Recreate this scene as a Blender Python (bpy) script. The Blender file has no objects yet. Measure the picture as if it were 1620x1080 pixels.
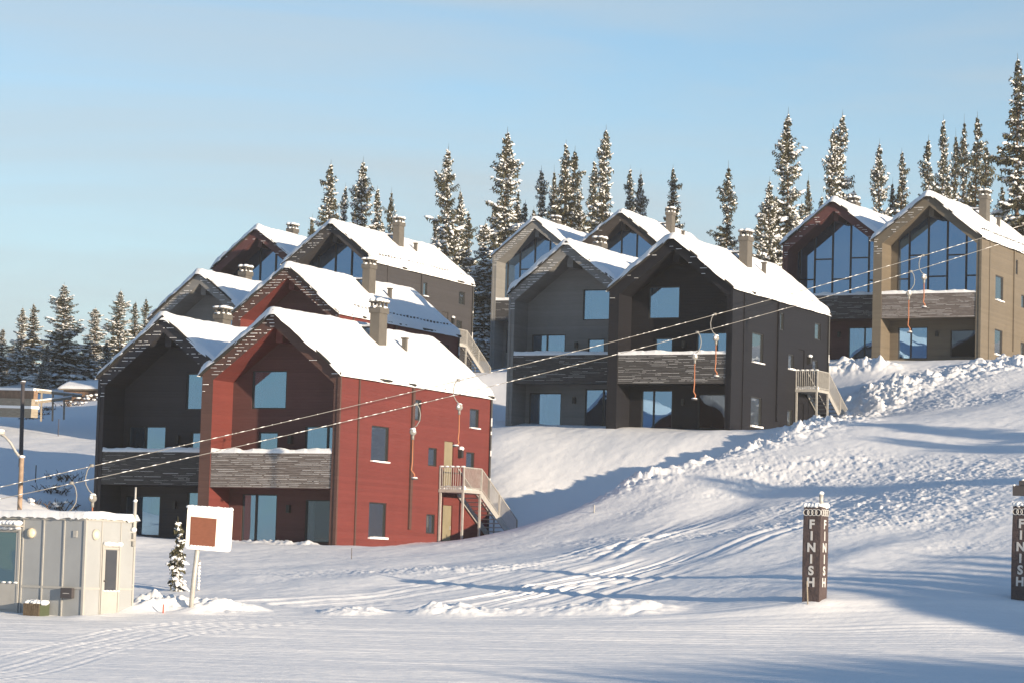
import bpy, bmesh, math, random
import numpy as np
from mathutils import Vector, Matrix
random.seed(7); rng = np.random.default_rng(5)
scene = bpy.context.scene
COL = scene.collection
R = math.radians

# ------------------------------------------------------------------ camera
F = 4500.0; PITCH = R(4.776); ROLL = R(1.670)
cam = bpy.data.objects.new('camera', bpy.data.cameras.new('camera')); COL.objects.link(cam)
cam.data.lens = 100; cam.data.sensor_width = 36; cam.data.sensor_fit = 'HORIZONTAL'
cam.data.clip_start = 0.5; cam.data.clip_end = 20000
cam.matrix_world = Matrix.Rotation(R(90) + PITCH, 4, 'X') @ Matrix.Rotation(ROLL, 4, 'Z')
scene.camera = cam

def at(u, v, Y):
    """point of the place seen at photo pixel (u, v), Y metres in front of the camera"""
    du, dv = u - 810, v - 540
    cr, sr = math.cos(ROLL), math.sin(ROLL)
    a = cr*du + sr*dv; b = -sr*du + cr*dv
    x, y, z = a/F, 1.0, -b/F
    c, s = math.cos(PITCH), math.sin(PITCH)
    y, z = y*c - z*s, y*s + z*c
    return Vector((x/y*Y, Y, z/y*Y))

# ------------------------------------------------------------------ light, sky
SUN_AZ = R(44.5); SUN_EL = R(8.4)          # azimuth right of the direction behind the camera
S = Vector((math.sin(SUN_AZ)*math.cos(SUN_EL), -math.cos(SUN_AZ)*math.cos(SUN_EL), math.sin(SUN_EL)))
sd = bpy.data.lights.new('sun', 'SUN'); sd.energy = 5.0; sd.angle = R(0.6); sd.color = (1.0, 0.81, 0.58)
so = bpy.data.objects.new('sun', sd); COL.objects.link(so)
so.rotation_euler = S.to_track_quat('Z', 'Y').to_euler()
scene.view_settings.view_transform = 'Standard'; scene.view_settings.look = 'None'
scene.view_settings.exposure = 0.88; scene.view_settings.gamma = 1

def node(nt, typ, **kw):
    n = nt.nodes.new(typ)
    for k, v in kw.items():
        if k in n.inputs: n.inputs[k].default_value = v
        else: setattr(n, k, v)
    return n
w = bpy.data.worlds.new('World'); scene.world = w; w.use_nodes = True
nt = w.node_tree; bg = nt.nodes['Background']
sky = node(nt, 'ShaderNodeTexSky', sky_type='NISHITA', sun_disc=False)
sky.sun_elevation = SUN_EL; sky.sun_rotation = math.atan2(S.x, S.y)
sky.altitude = 900; sky.air_density = 1.0; sky.dust_density = 0.3; sky.ozone_density = 2.2
tc = node(nt, 'ShaderNodeTexCoord')
mp = node(nt, 'ShaderNodeMapping'); mp.inputs['Scale'].default_value = (1.6, 1.6, 13); mp.inputs['Rotation'].default_value = (0, R(9), R(20))
nz = node(nt, 'ShaderNodeTexNoise', Scale=2.0, Detail=7.0, Roughness=0.52, Distortion=0.8)
sx = node(nt, 'ShaderNodeSeparateXYZ')          # thin cirrus veil: streaks, thicker low down and towards the left
def mth(op, a, b_, clamp=False):
    n_ = node(nt, 'ShaderNodeMath', operation=op); n_.use_clamp = clamp
    for i_, q_ in enumerate((a, b_)):
        if isinstance(q_, (int, float)): n_.inputs[i_].default_value = q_
        else: nt.links.new(q_, n_.inputs[i_])
    return n_.outputs[0]
mx = node(nt, 'ShaderNodeMix', data_type='RGBA'); mx.inputs[7].default_value = (2.75, 3.10, 3.30, 1)
L = nt.links.new
L(tc.outputs['Generated'], mp.inputs['Vector']); L(mp.outputs[0], nz.inputs['Vector']); L(tc.outputs['Generated'], sx.inputs[0])
low = mth('SUBTRACT', 1.0, mth('DIVIDE', sx.outputs['Z'], .235), True)
am = mth('ADD', mth('MULTIPLY', low, .62), mth('MULTIPLY', mth('SUBTRACT', nz.outputs['Fac'], .36), 2.1))
am = mth('SUBTRACT', am, mth('MULTIPLY', mth('MAXIMUM', sx.outputs['X'], -.02), 1.3), True)
top = mth('SUBTRACT', 1.0, mth('DIVIDE', sx.outputs['Z'], .42), True)
L(mth('MULTIPLY', mth('MULTIPLY', am, .88), mth('MINIMUM', mth('MULTIPLY', top, 2.2), 1.0)), mx.inputs[0]); L(sky.outputs[0], mx.inputs[6]); L(mx.outputs[2], bg.inputs['Color'])
bg.inputs['Strength'].default_value = 0.111

# ------------------------------------------------------------------ materials
def mat(name, col, rough=0.7, spec=0.3, metal=0.0):
    m = bpy.data.materials.new(name); m.use_nodes = True
    b = m.node_tree.nodes['Principled BSDF']
    b.inputs['Base Color'].default_value = (*col, 1); b.inputs['Roughness'].default_value = rough
    b.inputs['Specular IOR Level'].default_value = spec; b.inputs['Metallic'].default_value = metal
    return m
def noisy(m, col, scale=3.0, amount=0.35, bump=0.0, bscale=20.0, coord='Object', stretch=(1, 1, 1), bdist=0.05):
    """vary the colour and the surface with noise"""
    nt = m.node_tree; b = nt.nodes['Principled BSDF']; L = nt.links.new
    tc = node(nt, 'ShaderNodeTexCoord'); mp = node(nt, 'ShaderNodeMapping'); mp.inputs['Scale'].default_value = stretch
    L(tc.outputs[coord], mp.inputs[0])
    n = node(nt, 'ShaderNodeTexNoise', Scale=scale, Detail=6.0, Roughness=0.6); L(mp.outputs[0], n.inputs['Vector'])
    r = node(nt, 'ShaderNodeValToRGB')
    r.color_ramp.elements[0].position = .3; r.color_ramp.elements[1].position = .7
    r.color_ramp.elements[0].color = (*[c*(1-amount) for c in col], 1); r.color_ramp.elements[1].color = (*[min(1, c*(1+amount)) for c in col], 1)
    L(n.outputs['Fac'], r.inputs[0]); L(r.outputs[0], b.inputs['Base Color'])
    if bump:
        n2 = node(nt, 'ShaderNodeTexNoise', Scale=bscale, Detail=5.0, Roughness=0.6); L(mp.outputs[0], n2.inputs['Vector'])
        bp = node(nt, 'ShaderNodeBump', Strength=bump, Distance=bdist); L(n2.outputs['Fac'], bp.inputs['Height']); L(bp.outputs[0], b.inputs['Normal'])
    return m
def cladding(name, col):
    """stained horizontal boards: board-to-board colour, grain, shadow gap"""
    m = mat(name, col, 0.62, 0.25); nt = m.node_tree; b = nt.nodes['Principled BSDF']; L = nt.links.new
    tc = node(nt, 'ShaderNodeTexCoord'); sp = node(nt, 'ShaderNodeSeparateXYZ'); L(tc.outputs['Object'], sp.inputs[0])
    dv = node(nt, 'ShaderNodeMath', operation='DIVIDE'); dv.inputs[1].default_value = 0.148; L(sp.outputs['Z'], dv.inputs[0])
    fl = node(nt, 'ShaderNodeMath', operation='FLOOR'); L(dv.outputs[0], fl.inputs[0])
    wn = node(nt, 'ShaderNodeTexWhiteNoise', noise_dimensions='1D'); L(fl.outputs[0], wn.inputs['W'])
    mp = node(nt, 'ShaderNodeMapping'); mp.inputs['Scale'].default_value = (1.2, 1.2, 9); L(tc.outputs['Object'], mp.inputs[0])
    n = node(nt, 'ShaderNodeTexNoise', Scale=1.5, Detail=7.0, Roughness=0.65); L(mp.outputs[0], n.inputs['Vector'])
    ad = node(nt, 'ShaderNodeMath', operation='MULTIPLY_ADD'); ad.inputs[1].default_value = 0.35; L(wn.outputs['Value'], ad.inputs[0]); L(n.outputs['Fac'], ad.inputs[2])
    nb = node(nt, 'ShaderNodeTexNoise', Scale=0.5, Detail=5.0, Roughness=0.6); mb_ = node(nt, 'ShaderNodeMapping'); mb_.inputs['Scale'].default_value = (1.6, 1.6, .5); L(tc.outputs['Object'], mb_.inputs[0]); L(mb_.outputs[0], nb.inputs['Vector'])
    a2 = node(nt, 'ShaderNodeMath', operation='MULTIPLY_ADD'); a2.inputs[1].default_value = 0.8; L(nb.outputs['Fac'], a2.inputs[0]); L(ad.outputs[0], a2.inputs[2]); a3 = node(nt, 'ShaderNodeMath', operation='MULTIPLY'); a3.inputs[1].default_value = 0.6; L(a2.outputs[0], a3.inputs[0]); ad = a3
    r = node(nt, 'ShaderNodeValToRGB'); r.color_ramp.elements[0].position = .43; r.color_ramp.elements[1].position = .86
    r.color_ramp.elements[0].color = (*[c*.87 for c in col], 1); r.color_ramp.elements[1].color = (*[c*1.14 for c in col], 1)
    L(ad.outputs[0], r.inputs[0]); L(r.outputs[0], b.inputs['Base Color'])
    fr = node(nt, 'ShaderNodeMath', operation='FRACT'); L(dv.outputs[0], fr.inputs[0])
    rb = node(nt, 'ShaderNodeValToRGB'); e = rb.color_ramp.elements
    e[0].position = 0.0; e[0].color = (0, 0, 0, 1); e[1].position = .16; e[1].color = (.7, .7, .7, 1); x = e.new(1.0); x.color = (1, 1, 1, 1)
    L(fr.outputs[0], rb.inputs[0])
    bp = node(nt, 'ShaderNodeBump', Strength=0.32, Distance=0.03); L(rb.outputs[0], bp.inputs['Height']); L(bp.outputs[0], b.inputs['Normal'])
    return m
def glass(name, tint, mixf, inner=(.02, .025, .03), clear=0.0):
    m = mat(name, inner, 0.4, 0.2); nt = m.node_tree; b = nt.nodes['Principled BSDF']; L = nt.links.new
    g = node(nt, 'ShaderNodeBsdfGlossy'); g.inputs['Color'].default_value = (*tint, 1); g.inputs['Roughness'].default_value = 0.015
    tc = node(nt, 'ShaderNodeTexCoord'); n = node(nt, 'ShaderNodeTexNoise', Scale=0.45, Detail=1.0); L(tc.outputs['Object'], n.inputs['Vector'])
    bp = node(nt, 'ShaderNodeBump', Strength=0.09, Distance=0.2); L(n.outputs['Fac'], bp.inputs['Height']); L(bp.outputs[0], g.inputs['Normal'])
    ms = node(nt, 'ShaderNodeMixShader'); ms.inputs[0].default_value = mixf
    if clear:
        tr = node(nt, 'ShaderNodeBsdfTransparent'); tr.inputs['Color'].default_value = (.82, .88, .92, 1); m2 = node(nt, 'ShaderNodeMixShader'); m2.inputs[0].default_value = clear
        L(b.outputs[0], m2.inputs[1]); L(tr.outputs[0], m2.inputs[2]); L(m2.outputs[0], ms.inputs[1])
    else: L(b.outputs[0], ms.inputs[1])
    L(g.outputs[0], ms.inputs[2]); L(ms.outputs[0], nt.nodes['Material Output'].inputs['Surface'])
    return m
SNOW = noisy(mat('snow', (.84, .85, .87), 0.65, 0.2), (.84, .85, .87), 1.5, 0.02, 0.30, 14.0, bdist=.05)
TREESNOW = noisy(mat('tree_snow', (.82, .83, .85), 0.7, 0.15), (.82, .83, .85), 2.0, 0.03, 0.3, 8.0)
GROUND = mat('snow_ground', (.84, .85, .87), 0.62, 0.2)
NEEDLE = noisy(mat('needles', (.075, .072, .044), 0.8, 0.1), (.075, .072, .044), 1.3, 0.5)
BARK = noisy(mat('bark', (.12, .08, .055), 0.9, 0.1), (.12, .08, .055), 5, 0.4, 0.5, 30)
STONE = noisy(mat('chimney_cladding', (.104, .096, .086), 0.6, 0.3), (.104, .096, .086), 4, 0.12, 0.1, 40)
DARKMETAL = mat('dark_metal', (.05, .05, .05), 0.45, 0.4)
ROOFING = mat('roofing', (.03, .03, .03), 0.8, 0.2)
STEEL = noisy(mat('galvanised_steel', (.40, .39, .37), 0.5, 0.4, 0.15), (.40, .39, .37), 6, 0.15)
RUSTY = noisy(mat('rusty_pole', (.33, .24, .175), 0.7, 0.3), (.33, .24, .175), 4, 0.3)
SLATE = mat('dark_pole', (.06, .055, .06), 0.6, 0.3)
GLASS = glass('window_glass', (.38, .60, .84), 0.50, (.03, .045, .06), .8)
DARKGLASS = glass('dark_window_glass', (.45, .55, .68), 0.13, (.018, .018, .022), .8)
BLUEGLASS = glass('gable_glass', (.24, .42, .70), 0.60, (.015, .025, .04))
SIDEGLASS = glass('side_glass', (.55, .62, .70), 0.42, (.10, .11, .115), .7)
DOORTAN = noisy(mat('door_paint', (.21, .185, .125), 0.5, 0.3), (.21, .185, .125), 2, 0.1)
ORANGE = mat('orange_strap', (.38, .15, .075), 0.6, 0.3)
LAMPBLACK = mat('lamp_black', (.025, .025, .025), 0.4, 0.4)
PANEL = noisy(mat('white_panel', (.30, .315, .33), 0.45, 0.35), (.30, .315, .33), 1.2, 0.06)
TRIMWHITE = noisy(mat('panel_trim', (.36, .355, .34), 0.45, 0.35), (.36, .355, .34), 2.5, 0.06)
CREAM = mat('lamp_cream', (.78, .66, .45), 0.35, 0.4)
BINWOOD = noisy(mat('bin_slats', (.13, .10, .07), 0.7, 0.2), (.13, .10, .07), 5, 0.3)
BINGREEN = mat('bin_green', (.06, .075, .045), 0.6, 0.3)
SIGNWHITE = noisy(mat('sign_white', (.84, .83, .80), 0.5, 0.3), (.84, .83, .80), 3, 0.03)
SIGNRED = noisy(mat('sign_red', (.165, .060, .036), 0.6, 0.3), (.165, .060, .036), 7, 0.12, stretch=(1, 1, 3))
PAD = noisy(mat('brown_pad', (.075, .056, .056), 0.6, 0.25), (.075, .056, .056), 2.2, 0.18, 0.6, 3.5, bdist=.12)
LETTER = mat('letter_white', (.50, .50, .50), 0.6, 0.2)
TIMBER = noisy(mat('pale_timber', (.27, .235, .19), 0.7, 0.2), (.27, .235, .19), 3, 0.25, stretch=(1, 1, 6))
TIMBERDARK = noisy(mat('brown_timber', (.20, .13, .09), 0.7, 0.2), (.20, .13, .09), 3, 0.3)
TWIG = noisy(mat('twigs', (.10, .07, .05), 0.9, 0.1), (.10, .07, .05), 9, 0.4)
ROPE = mat('cable_steel', (.25, .24, .225), 0.5, 0.4, 0.1)
REDSTICK = mat('red_stick', (.40, .07, .04), 0.6, 0.3)
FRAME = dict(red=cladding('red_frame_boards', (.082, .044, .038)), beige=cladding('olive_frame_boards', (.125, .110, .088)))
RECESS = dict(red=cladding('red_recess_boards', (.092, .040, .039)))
CURTAIN = noisy(mat('curtain_cloth', (.50, .48, .45), 0.9, 0.05), (.50, .48, .45), 3, 0.1)
SLATDARK = noisy(mat('dark_slats', (.075, .073, .075), 0.7, 0.2), (.075, .073, .075), 2.5, 0.3, stretch=(1, 1, 6))
SLAT = noisy(mat('weathered_slats', (.165, .145, .14), 0.7, 0.2), (.165, .145, .14), 2.5, 0.3, stretch=(1, 1, 6))
WALLS = dict(red=cladding('red_cladding', (.127, .031, .028)), darkred=cladding('dark_red_cladding', (.095, .040, .042)),
             black=cladding('black_cladding', (.036, .035, .042)), jet=cladding('jet_black_cladding', (.0085, .0088, .013)), brownblack=cladding('brown_black_cladding', (.045, .038, .036)),
             grey=cladding('grey_cladding', (.185, .185, .185)), beige=cladding('beige_cladding', (.131, .111, .086)),
             charcoal=cladding('charcoal_cladding', (.046, .044, .048)))

# ------------------------------------------------------------------ mesh helpers
class MB:
    def __init__(s): s.v = []; s.f = []
    def add(s, vs, fs):
        o = len(s.v); s.v += [tuple(p) for p in vs]; s.f += [tuple(i+o for i in f) for f in fs]; return s
    def quad(s, a, b, c, d): return s.add([a, b, c, d], [(0, 1, 2, 3)])
    def poly(s, pts): return s.add(pts, [tuple(range(len(pts)))])
    def box(s, x0, x1, y0, y1, z0, z1):
        return s.add([(x0,y0,z0),(x1,y0,z0),(x1,y1,z0),(x0,y1,z0),(x0,y0,z1),(x1,y0,z1),(x1,y1,z1),(x0,y1,z1)],
                     [(3,2,1,0),(4,5,6,7),(0,1,5,4),(1,2,6,5),(2,3,7,6),(3,0,4,7)])
    def bar(s, a, b, wd, ht=None, up=(0, 0, 1)):
        """rectangular bar from a to b"""
        a, b = Vector(a), Vector(b); d = (b-a).normalized(); ht = ht or wd
        sd = d.cross(Vector(up))
        if sd.length < 1e-4: sd = d.cross(Vector((1, 0, 0)))
        sd.normalize(); u = sd.cross(d)
        c = [(-1,-1),(1,-1),(1,1),(-1,1)]
        return s.add([p + sd*(i*wd/2) + u*(j*ht/2) for p in (a, b) for i, j in c], [(0,1,2,3),(7,6,5,4),(0,4,5,1),(1,5,6,2),(2,6,7,3),(3,7,4,0)])
    def tube(s, pts, r, n=8, cap=True):
        pts = [Vector(p) for p in pts]; rs = r if isinstance(r, (list, tuple)) else [r]*len(pts)
        o = len(s.v); u = None
        for i, p in enumerate(pts):
            d = (pts[min(i+1, len(pts)-1)] - pts[max(i-1, 0)]).normalized()
            if u is None: u = d.orthogonal().normalized()
            u = (u - d*u.dot(d)).normalized(); w_ = d.cross(u)
            s.v += [tuple(p + (u*math.cos(2*math.pi*k/n) + w_*math.sin(2*math.pi*k/n))*rs[i]) for k in range(n)]
        for i in range(len(pts)-1):
            for k in range(n):
                k2 = (k+1) % n; s.f.append((o+i*n+k, o+i*n+k2, o+(i+1)*n+k2, o+(i+1)*n+k))
        if cap:
            s.f.append(tuple(o+k for k in reversed(range(n)))); s.f.append(tuple(o+(len(pts)-1)*n+k for k in range(n)))
        return s
    def blob(s, c, rx, ry, rz, jit=0.12, n=8, m=5, rnd=random, rot=0.0, tilt=0.0):
        o = len(s.v); c = Vector(c); cr_, sr_ = math.cos(rot), math.sin(rot)
        s.v.append(tuple(c + Vector((0, 0, -rz))))
        for i in range(1, m):
            t = -math.pi/2 + math.pi*i/m
            for k in range(n):
                a = 2*math.pi*k/n; q = 1 + rnd.uniform(-jit, jit)
                s.v.append((c.x + rx*q*math.cos(t)*math.cos(a), c.y + ry*q*math.cos(t)*math.sin(a), c.z + rz*q*math.sin(t)))
        s.v.append(tuple(c + Vector((0, 0, rz)))); e = len(s.v)-1
        if rot or tilt:
            for q in range(o, e+1): X, Y, Z = s.v[q][0]-c.x, s.v[q][1]-c.y, s.v[q][2]-c.z; s.v[q] = (c.x+X*cr_-Y*sr_, c.y+X*sr_+Y*cr_, c.z+Z-tilt*X)
        for k in range(n):
            k2 = (k+1) % n
            s.f.append((o, o+1+k2, o+1+k)); s.f.append((e, o+1+(m-2)*n+k, o+1+(m-2)*n+k2))
            for i in range(m-2): s.f.append((o+1+i*n+k, o+1+i*n+k2, o+1+(i+1)*n+k2, o+1+(i+1)*n+k))
        return s
    def mirror(s): s.v = [(-x, y, z) for x, y, z in s.v]; s.f = [tuple(reversed(f)) for f in s.f]; return s
    def mesh(s, name, m, smooth=False, bevel=0.0):
        me = bpy.data.meshes.new(name); me.from_pydata(s.v, [], s.f); me.materials.append(m)
        if bevel:
            bm = bmesh.new(); bm.from_mesh(me)
            bmesh.ops.bevel(bm, geom=list(bm.edges), offset=bevel, segments=2, affect='EDGES', profile=.6)
            bm.to_mesh(me); bm.free()
        if smooth: me.polygons.foreach_set('use_smooth', [True]*len(me.polygons))
        me.update(); return me
    def build(s, name, m, parent=None, smooth=False, bevel=0.0):
        o = bpy.data.objects.new(name, s.mesh(name, m, smooth, bevel)); COL.objects.link(o); o.parent = parent; return o
def tag(o, label=None, cat=None, group=None, kind=None):
    if label: o['label'] = label
    if cat: o['category'] = cat
    if group: o['group'] = group
    if kind: o['kind'] = kind
    return o
def thing(name, loc, label, cat, rz=0.0, group=None):
    o = bpy.data.objects.new(name, None); COL.objects.link(o); o.location = loc; o.rotation_euler = (0, 0, rz); o.empty_display_size = .3
    return tag(o, label, cat, group)

# ------------------------------------------------------------------ noise (numpy)
def vnoise(x, y, seed=0):
    xi = np.floor(x).astype(np.int64); yi = np.floor(y).astype(np.int64); xf = x-xi; yf = y-yi
    def h(a, b):
        n = (a*374761393 + b*668265263 + seed*1274126177) & 0xffffffff
        n = ((n ^ (n >> 13))*1274126177) & 0xffffffff
        return ((n ^ (n >> 16)) & 0xffff)/65535.0
    u = xf*xf*(3-2*xf); v = yf*yf*(3-2*yf)
    return (h(xi, yi)*(1-u)+h(xi+1, yi)*u)*(1-v) + (h(xi, yi+1)*(1-u)+h(xi+1, yi+1)*u)*v
def fbm(x, y, oct=4, seed=0, gain=0.5):
    t = 0; a = 1; n = 0
    for i in range(oct):
        t = t + a*(vnoise(x*2**i, y*2**i, seed+i*17)-.5); n += a; a *= gain
    return t/n*2

# ------------------------------------------------------------------ houses: where they stand (front centre, base)
RISE = 2.69; EAVE = 7.37; WID = 3.5; LEN = 14.7
HOUSES = {  # x, y, z of apex ; yaw
 'R1': (-10.50, 124.00, 11.327, -26.1), 'B1': (-15.94, 130.21, 11.492, -26.1), 'R2': (-12.914, 160.55, 17.302, -26.5), 'G2': (-18.42, 166.76, 17.455, -26.5),
 'R3': (-17.74, 195.18, 23.63, -25.4), 'B3': (-12.31, 188.49, 23.339, -25.4), 'G4': (2.961, 154.97, 18.443, -26.2), 'B4': (8.216, 148.25, 18.093, -26.2),
 'G5': (1.577, 214.78, 27.273, -23.6), 'B5': (7.808, 211.2, 27.581, -23.6), 'R6': (20.554, 181.88, 24.896, -27.3), 'T6': (25.57, 175.36, 24.522, -27.3)}
def house_point(k, x, y, z=0.0):
    X, Y, Z, a = HOUSES[k]; a = R(a)
    return Vector((X + math.cos(a)*x - math.sin(a)*y, Y + math.sin(a)*x + math.cos(a)*y, Z - RISE - EAVE + z))

# ------------------------------------------------------------------ ground: control points -> smooth surface -> snow relief
CP = []
def cw(x, y, z): CP.append((x, y, z))
def cp(u, v, Y): CP.append(tuple(at(u, v, Y)))
for k, zz in dict(R1=(0, 0, .5, 1.0), B1=(.1, 0, .6, .9), R2=(0, 0, .8, .8), G2=(0, 0, .8, .8), R3=(0, 0, .6, .6), B3=(0, 0, .6, .9), G4=(0, -.05, .7, .8),
                  B4=(0, -.1, 1.0, 1.3), G5=(-1.4, -.6, .3, .5), B5=(-.5, 0, .3, .5), R6=(-.2, -.2, .8, .8), T6=(-.25, -.25, .6, .6)).items():
    for (x, y), z in zip(((-3.6, -.3), (3.6, -.3), (-3.6, 15), (3.6, 15)), zz): CP.append(tuple(house_point(k, x, y, z)))
    CP.append(tuple(house_point(k, 0, 7, sum(zz)/4)))
CP.append(tuple(house_point('R1', 4.9, 9.5, .42))); CP.append(tuple(house_point('R1', 4.0, 4, .02)))
CP.append(tuple(house_point('B4', 5.0, 9.5, .75))); CP.append(tuple(house_point('B4', 5, 14.5, 1.5))); CP.append(tuple(house_point('B4', 4.0, 4, -.05)))
for x in (-25, -12, 0, 8, 17, 30):
    for y, z in ((30, -3.35), (45, -3.25), (60, -2.98), (70, -2.55), (78, -2.03)): cw(x, y, z + max(0, x)*.02*(y-30)/50)
for x, z in ((-17, -1.48), (-10, -1.45), (-4, -1.4), (1, -1.3), (6, -1.1), (9.5, -1.0), (16.5, -.8), (22, -.6)): cw(x, 85.2, z)
for u, v, Y in ((250, 956, 91), (330, 951, 91), (430, 957, 91), (560, 960, 90), (700, 963, 90), (850, 963, 90), (1000, 962, 89.5), (1140, 955, 89),
    (1285, 946, 87), (1450, 946, 87), (1610, 943, 87), (1280, 925, 91), (1450, 905, 94), (1610, 890, 95),
    (240, 905, 102), (330, 905, 103), (450, 905, 104), (600, 903, 104), (750, 900, 104), (230, 866, 117), (420, 862, 119),
    (715, 858, 122), (790, 839, 126), (845, 824, 127.3), (900, 806, 128.6), (950, 789, 130), (1000, 770, 131.3), (1050, 756, 132.6), (1100, 742, 134), (1150, 727, 135.4), (1200, 712, 137), (1250, 692, 140),
    (760, 866, 119), (880, 855, 119), (1000, 838, 119), (1140, 800, 124), (1000, 890, 104), (1150, 868, 105), (1280, 845, 107), (1440, 840, 106), (1600, 775, 113), (1250, 770, 126), (1350, 740, 128),
    (1600, 690, 134), (1480, 700, 134), (1400, 660, 146), (1350, 628, 160), (1450, 606, 162), (1330, 585, 170), (1570, 578, 167), (1620, 572, 167), (1500, 596, 165), (1590, 620, 153),
    (790, 690, 150), (900, 691, 149), (1000, 691, 147), (1100, 692, 145), (800, 750, 144), (800, 790, 140), (850, 745, 144.5), (900, 740, 144.5), (900, 770, 142), (1000, 735, 143.5), (1060, 722, 143.5),
    (150, 800, 138), (60, 800, 132), (0, 800, 128), (210, 850, 118), (100, 712, 163), (30, 720, 158), (130, 650, 196), (60, 652, 188), (10, 668, 180), (150, 628, 208), (60, 622, 225), (0, 622, 225),
    (765, 590, 214), (765, 545, 234), (770, 640, 180), (780, 660, 160)): cp(u, v, Y)
for u, v, Y, dz in ((800, 836, 131, -1.1), (850, 822, 132.5, -1.3), (900, 806, 133.5, -1.5), (950, 789, 135, -1.6), (1000, 770, 136.5, -1.6), (1050, 756, 137.5, -1.4), (1100, 742, 139, -1.1), (1150, 727, 140, -.7)):
    q_ = at(u, v, Y); cw(q_.x, q_.y, q_.z+dz)
for x, y, z in ((-60, 240, 15), (-30, 240, 17), (0, 245, 19.5), (30, 245, 20.5), (45, 205, 19), (60, 240, 21), (-70, 320, 18), (-20, 320, 22), (40, 320, 24), (-60, 450, 22), (0, 450, 25), (70, 450, 26),
    (-60, 40, -4), (-60, 110, 0), (-60, 170, 7), (60, 40, 0), (45, 85, 1.5), (45, 130, 9), (60, 170, 16), (0, 0, -3.4), (-30, 0, -3.6), (30, 0, -2.8), (0, -80, -3.5), (-80, -60, -5), (90, -60, -1.5), (90, 90, 4), (120, 200, 18), (-130, 200, 8), (-130, 60, -4)): cw(x, y, z)
CP = np.array(CP)
def _k(d2): return np.sqrt(d2 + 3.0)
_d2 = ((CP[:, None, :2] - CP[None, :, :2])**2).sum(2)
_A = _k(_d2) - np.eye(len(CP))*0.35
_P = np.c_[np.ones(len(CP)), CP[:, :2]/100]
_M = np.block([[_A, _P], [_P.T, np.zeros((3, 3))]])
_w = np.linalg.solve(_M, np.r_[CP[:, 2], 0, 0, 0])
def base_height(x, y):
    x = np.asarray(x, float); y = np.asarray(y, float); sh = x.shape; x = x.ravel(); y = y.ravel()
    xc = np.clip(x, -130, 125); yc = np.clip(y, -90, 450); out = np.empty(len(x))
    for i in range(0, len(x), 20000):
        a, b = xc[i:i+20000], yc[i:i+20000]
        d2 = (a[:, None]-CP[None, :, 0])**2 + (b[:, None]-CP[None, :, 1])**2
        out[i:i+20000] = _k(d2) @ _w[:-3] + _w[-3] + _w[-2]*a/100 + _w[-1]*b/100
    return out.reshape(sh)
def line(pts): return np.array([tuple(at(*p))[:2] for p in pts])
def dist_line(x, y, pl):
    best = np.full(x.shape, 1e9); along = np.zeros(x.shape); acc = 0
    for (ax, ay), (bx, by) in zip(pl[:-1], pl[1:]):
        L2 = (bx-ax)**2+(by-ay)**2; t = np.clip(((x-ax)*(bx-ax)+(y-ay)*(by-ay))/L2, 0, 1)
        d = np.hypot(x-ax-t*(bx-ax), y-ay-t*(by-ay)); m = d < best
        best = np.where(m, d, best); along = np.where(m, acc+t*math.sqrt(L2), along); acc += math.sqrt(L2)
    return best, along
BANK = line([(225, 962, 88.4), (330, 960, 88.6), (450, 962, 88.6), (600, 965, 88.6), (760, 968, 88.6), (900, 968, 88.4), (1010, 966, 88.3)])
BERM = line([(985, 776, 131), (1050, 757, 132.4), (1100, 744, 133.8), (1170, 722, 136), (1230, 700, 139), (1300, 685, 144)])
BERM2 = line([(1325, 655, 155), (1400, 622, 161), (1500, 596, 164), (1620, 573, 166)])
BERM3 = line([(1312, 580, 171), (1345, 580, 170.5), (1385, 582, 169.5)])
R1HEAP = np.array([tuple(house_point('R1', a, b))[:2] for a, b in ((-2.9, -.5), (-1, -.55), (1, -.5), (2.4, -.6))])
CHOP = [(line([(330, 950, 91), (600, 925, 96), (820, 890, 104), (1000, 842, 113), (1130, 800, 120), (1300, 720, 132), (1450, 650, 147), (1560, 600, 160)]), 6.5, 1.0),
        (line([(900, 905, 99), (1100, 880, 102), (1300, 830, 108), (1470, 770, 117), (1620, 700, 128)]), 6.5, 1.0), (line([(1330, 880, 100), (1480, 850, 103), (1620, 800, 109)]), 4, .8)]
TRACKS = []
_tr = random.Random(3)
for i in range(6):
    o = _tr.uniform(-60, 60); q = _tr.uniform(-.25, .25)
    i = i*4.0+_tr.uniform(-1.5, 1.5); pts = [(360+i*26, 948-o*.10, 91), (620+i*22, 922+o*.15-i*1.6, 96+i*.15), (840+i*20, 880+o*.3-i*2.0, 105+i*.2), (1030+i*20, 822+o*.35-i*2.5, 117+i*.25), (1190+i*18, 752+o*.3-i*2.6, 130+i*.3)]
    TRACKS.append((line(pts), _tr.uniform(.12, .24), _tr.uniform(.05, .10), _tr.choice((0, .35, .5))))
for pts in ([(430, 905, 103), (560, 925, 97), (700, 915, 99), (860, 928, 95), (1010, 915, 97), (1200, 930, 92)], [(530, 898, 105), (640, 912, 100), (800, 898, 103), (960, 860, 109), (1080, 840, 112)],
            [(930, 920, 96), (950, 880, 105), (1010, 850, 112), (1030, 815, 120)]):
    TRACKS.append((line(pts), .20, .09, .40))
DRIFTS = [(*at(u, v, Y)[:2], w_, h_) for u, v, Y, w_, h_ in ((1283, 946, 86.4, .6, .03), (1304, 946, 86.9, .5, .04), (1614, 945, 86.4, .6, .04), (300, 972, 87.0, .5, .10), (205, 973, 87.3, .7, .16), (132, 973, 84.9, .5, .06), (165, 973, 85.9, .5, .05))]
PTRACK = line([(-120, 1095, 66), (0, 1062, 69.5), (120, 1030, 76), (240, 1003, 81), (340, 988, 83.5), (460, 977, 86), (640, 968, 89)])
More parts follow.
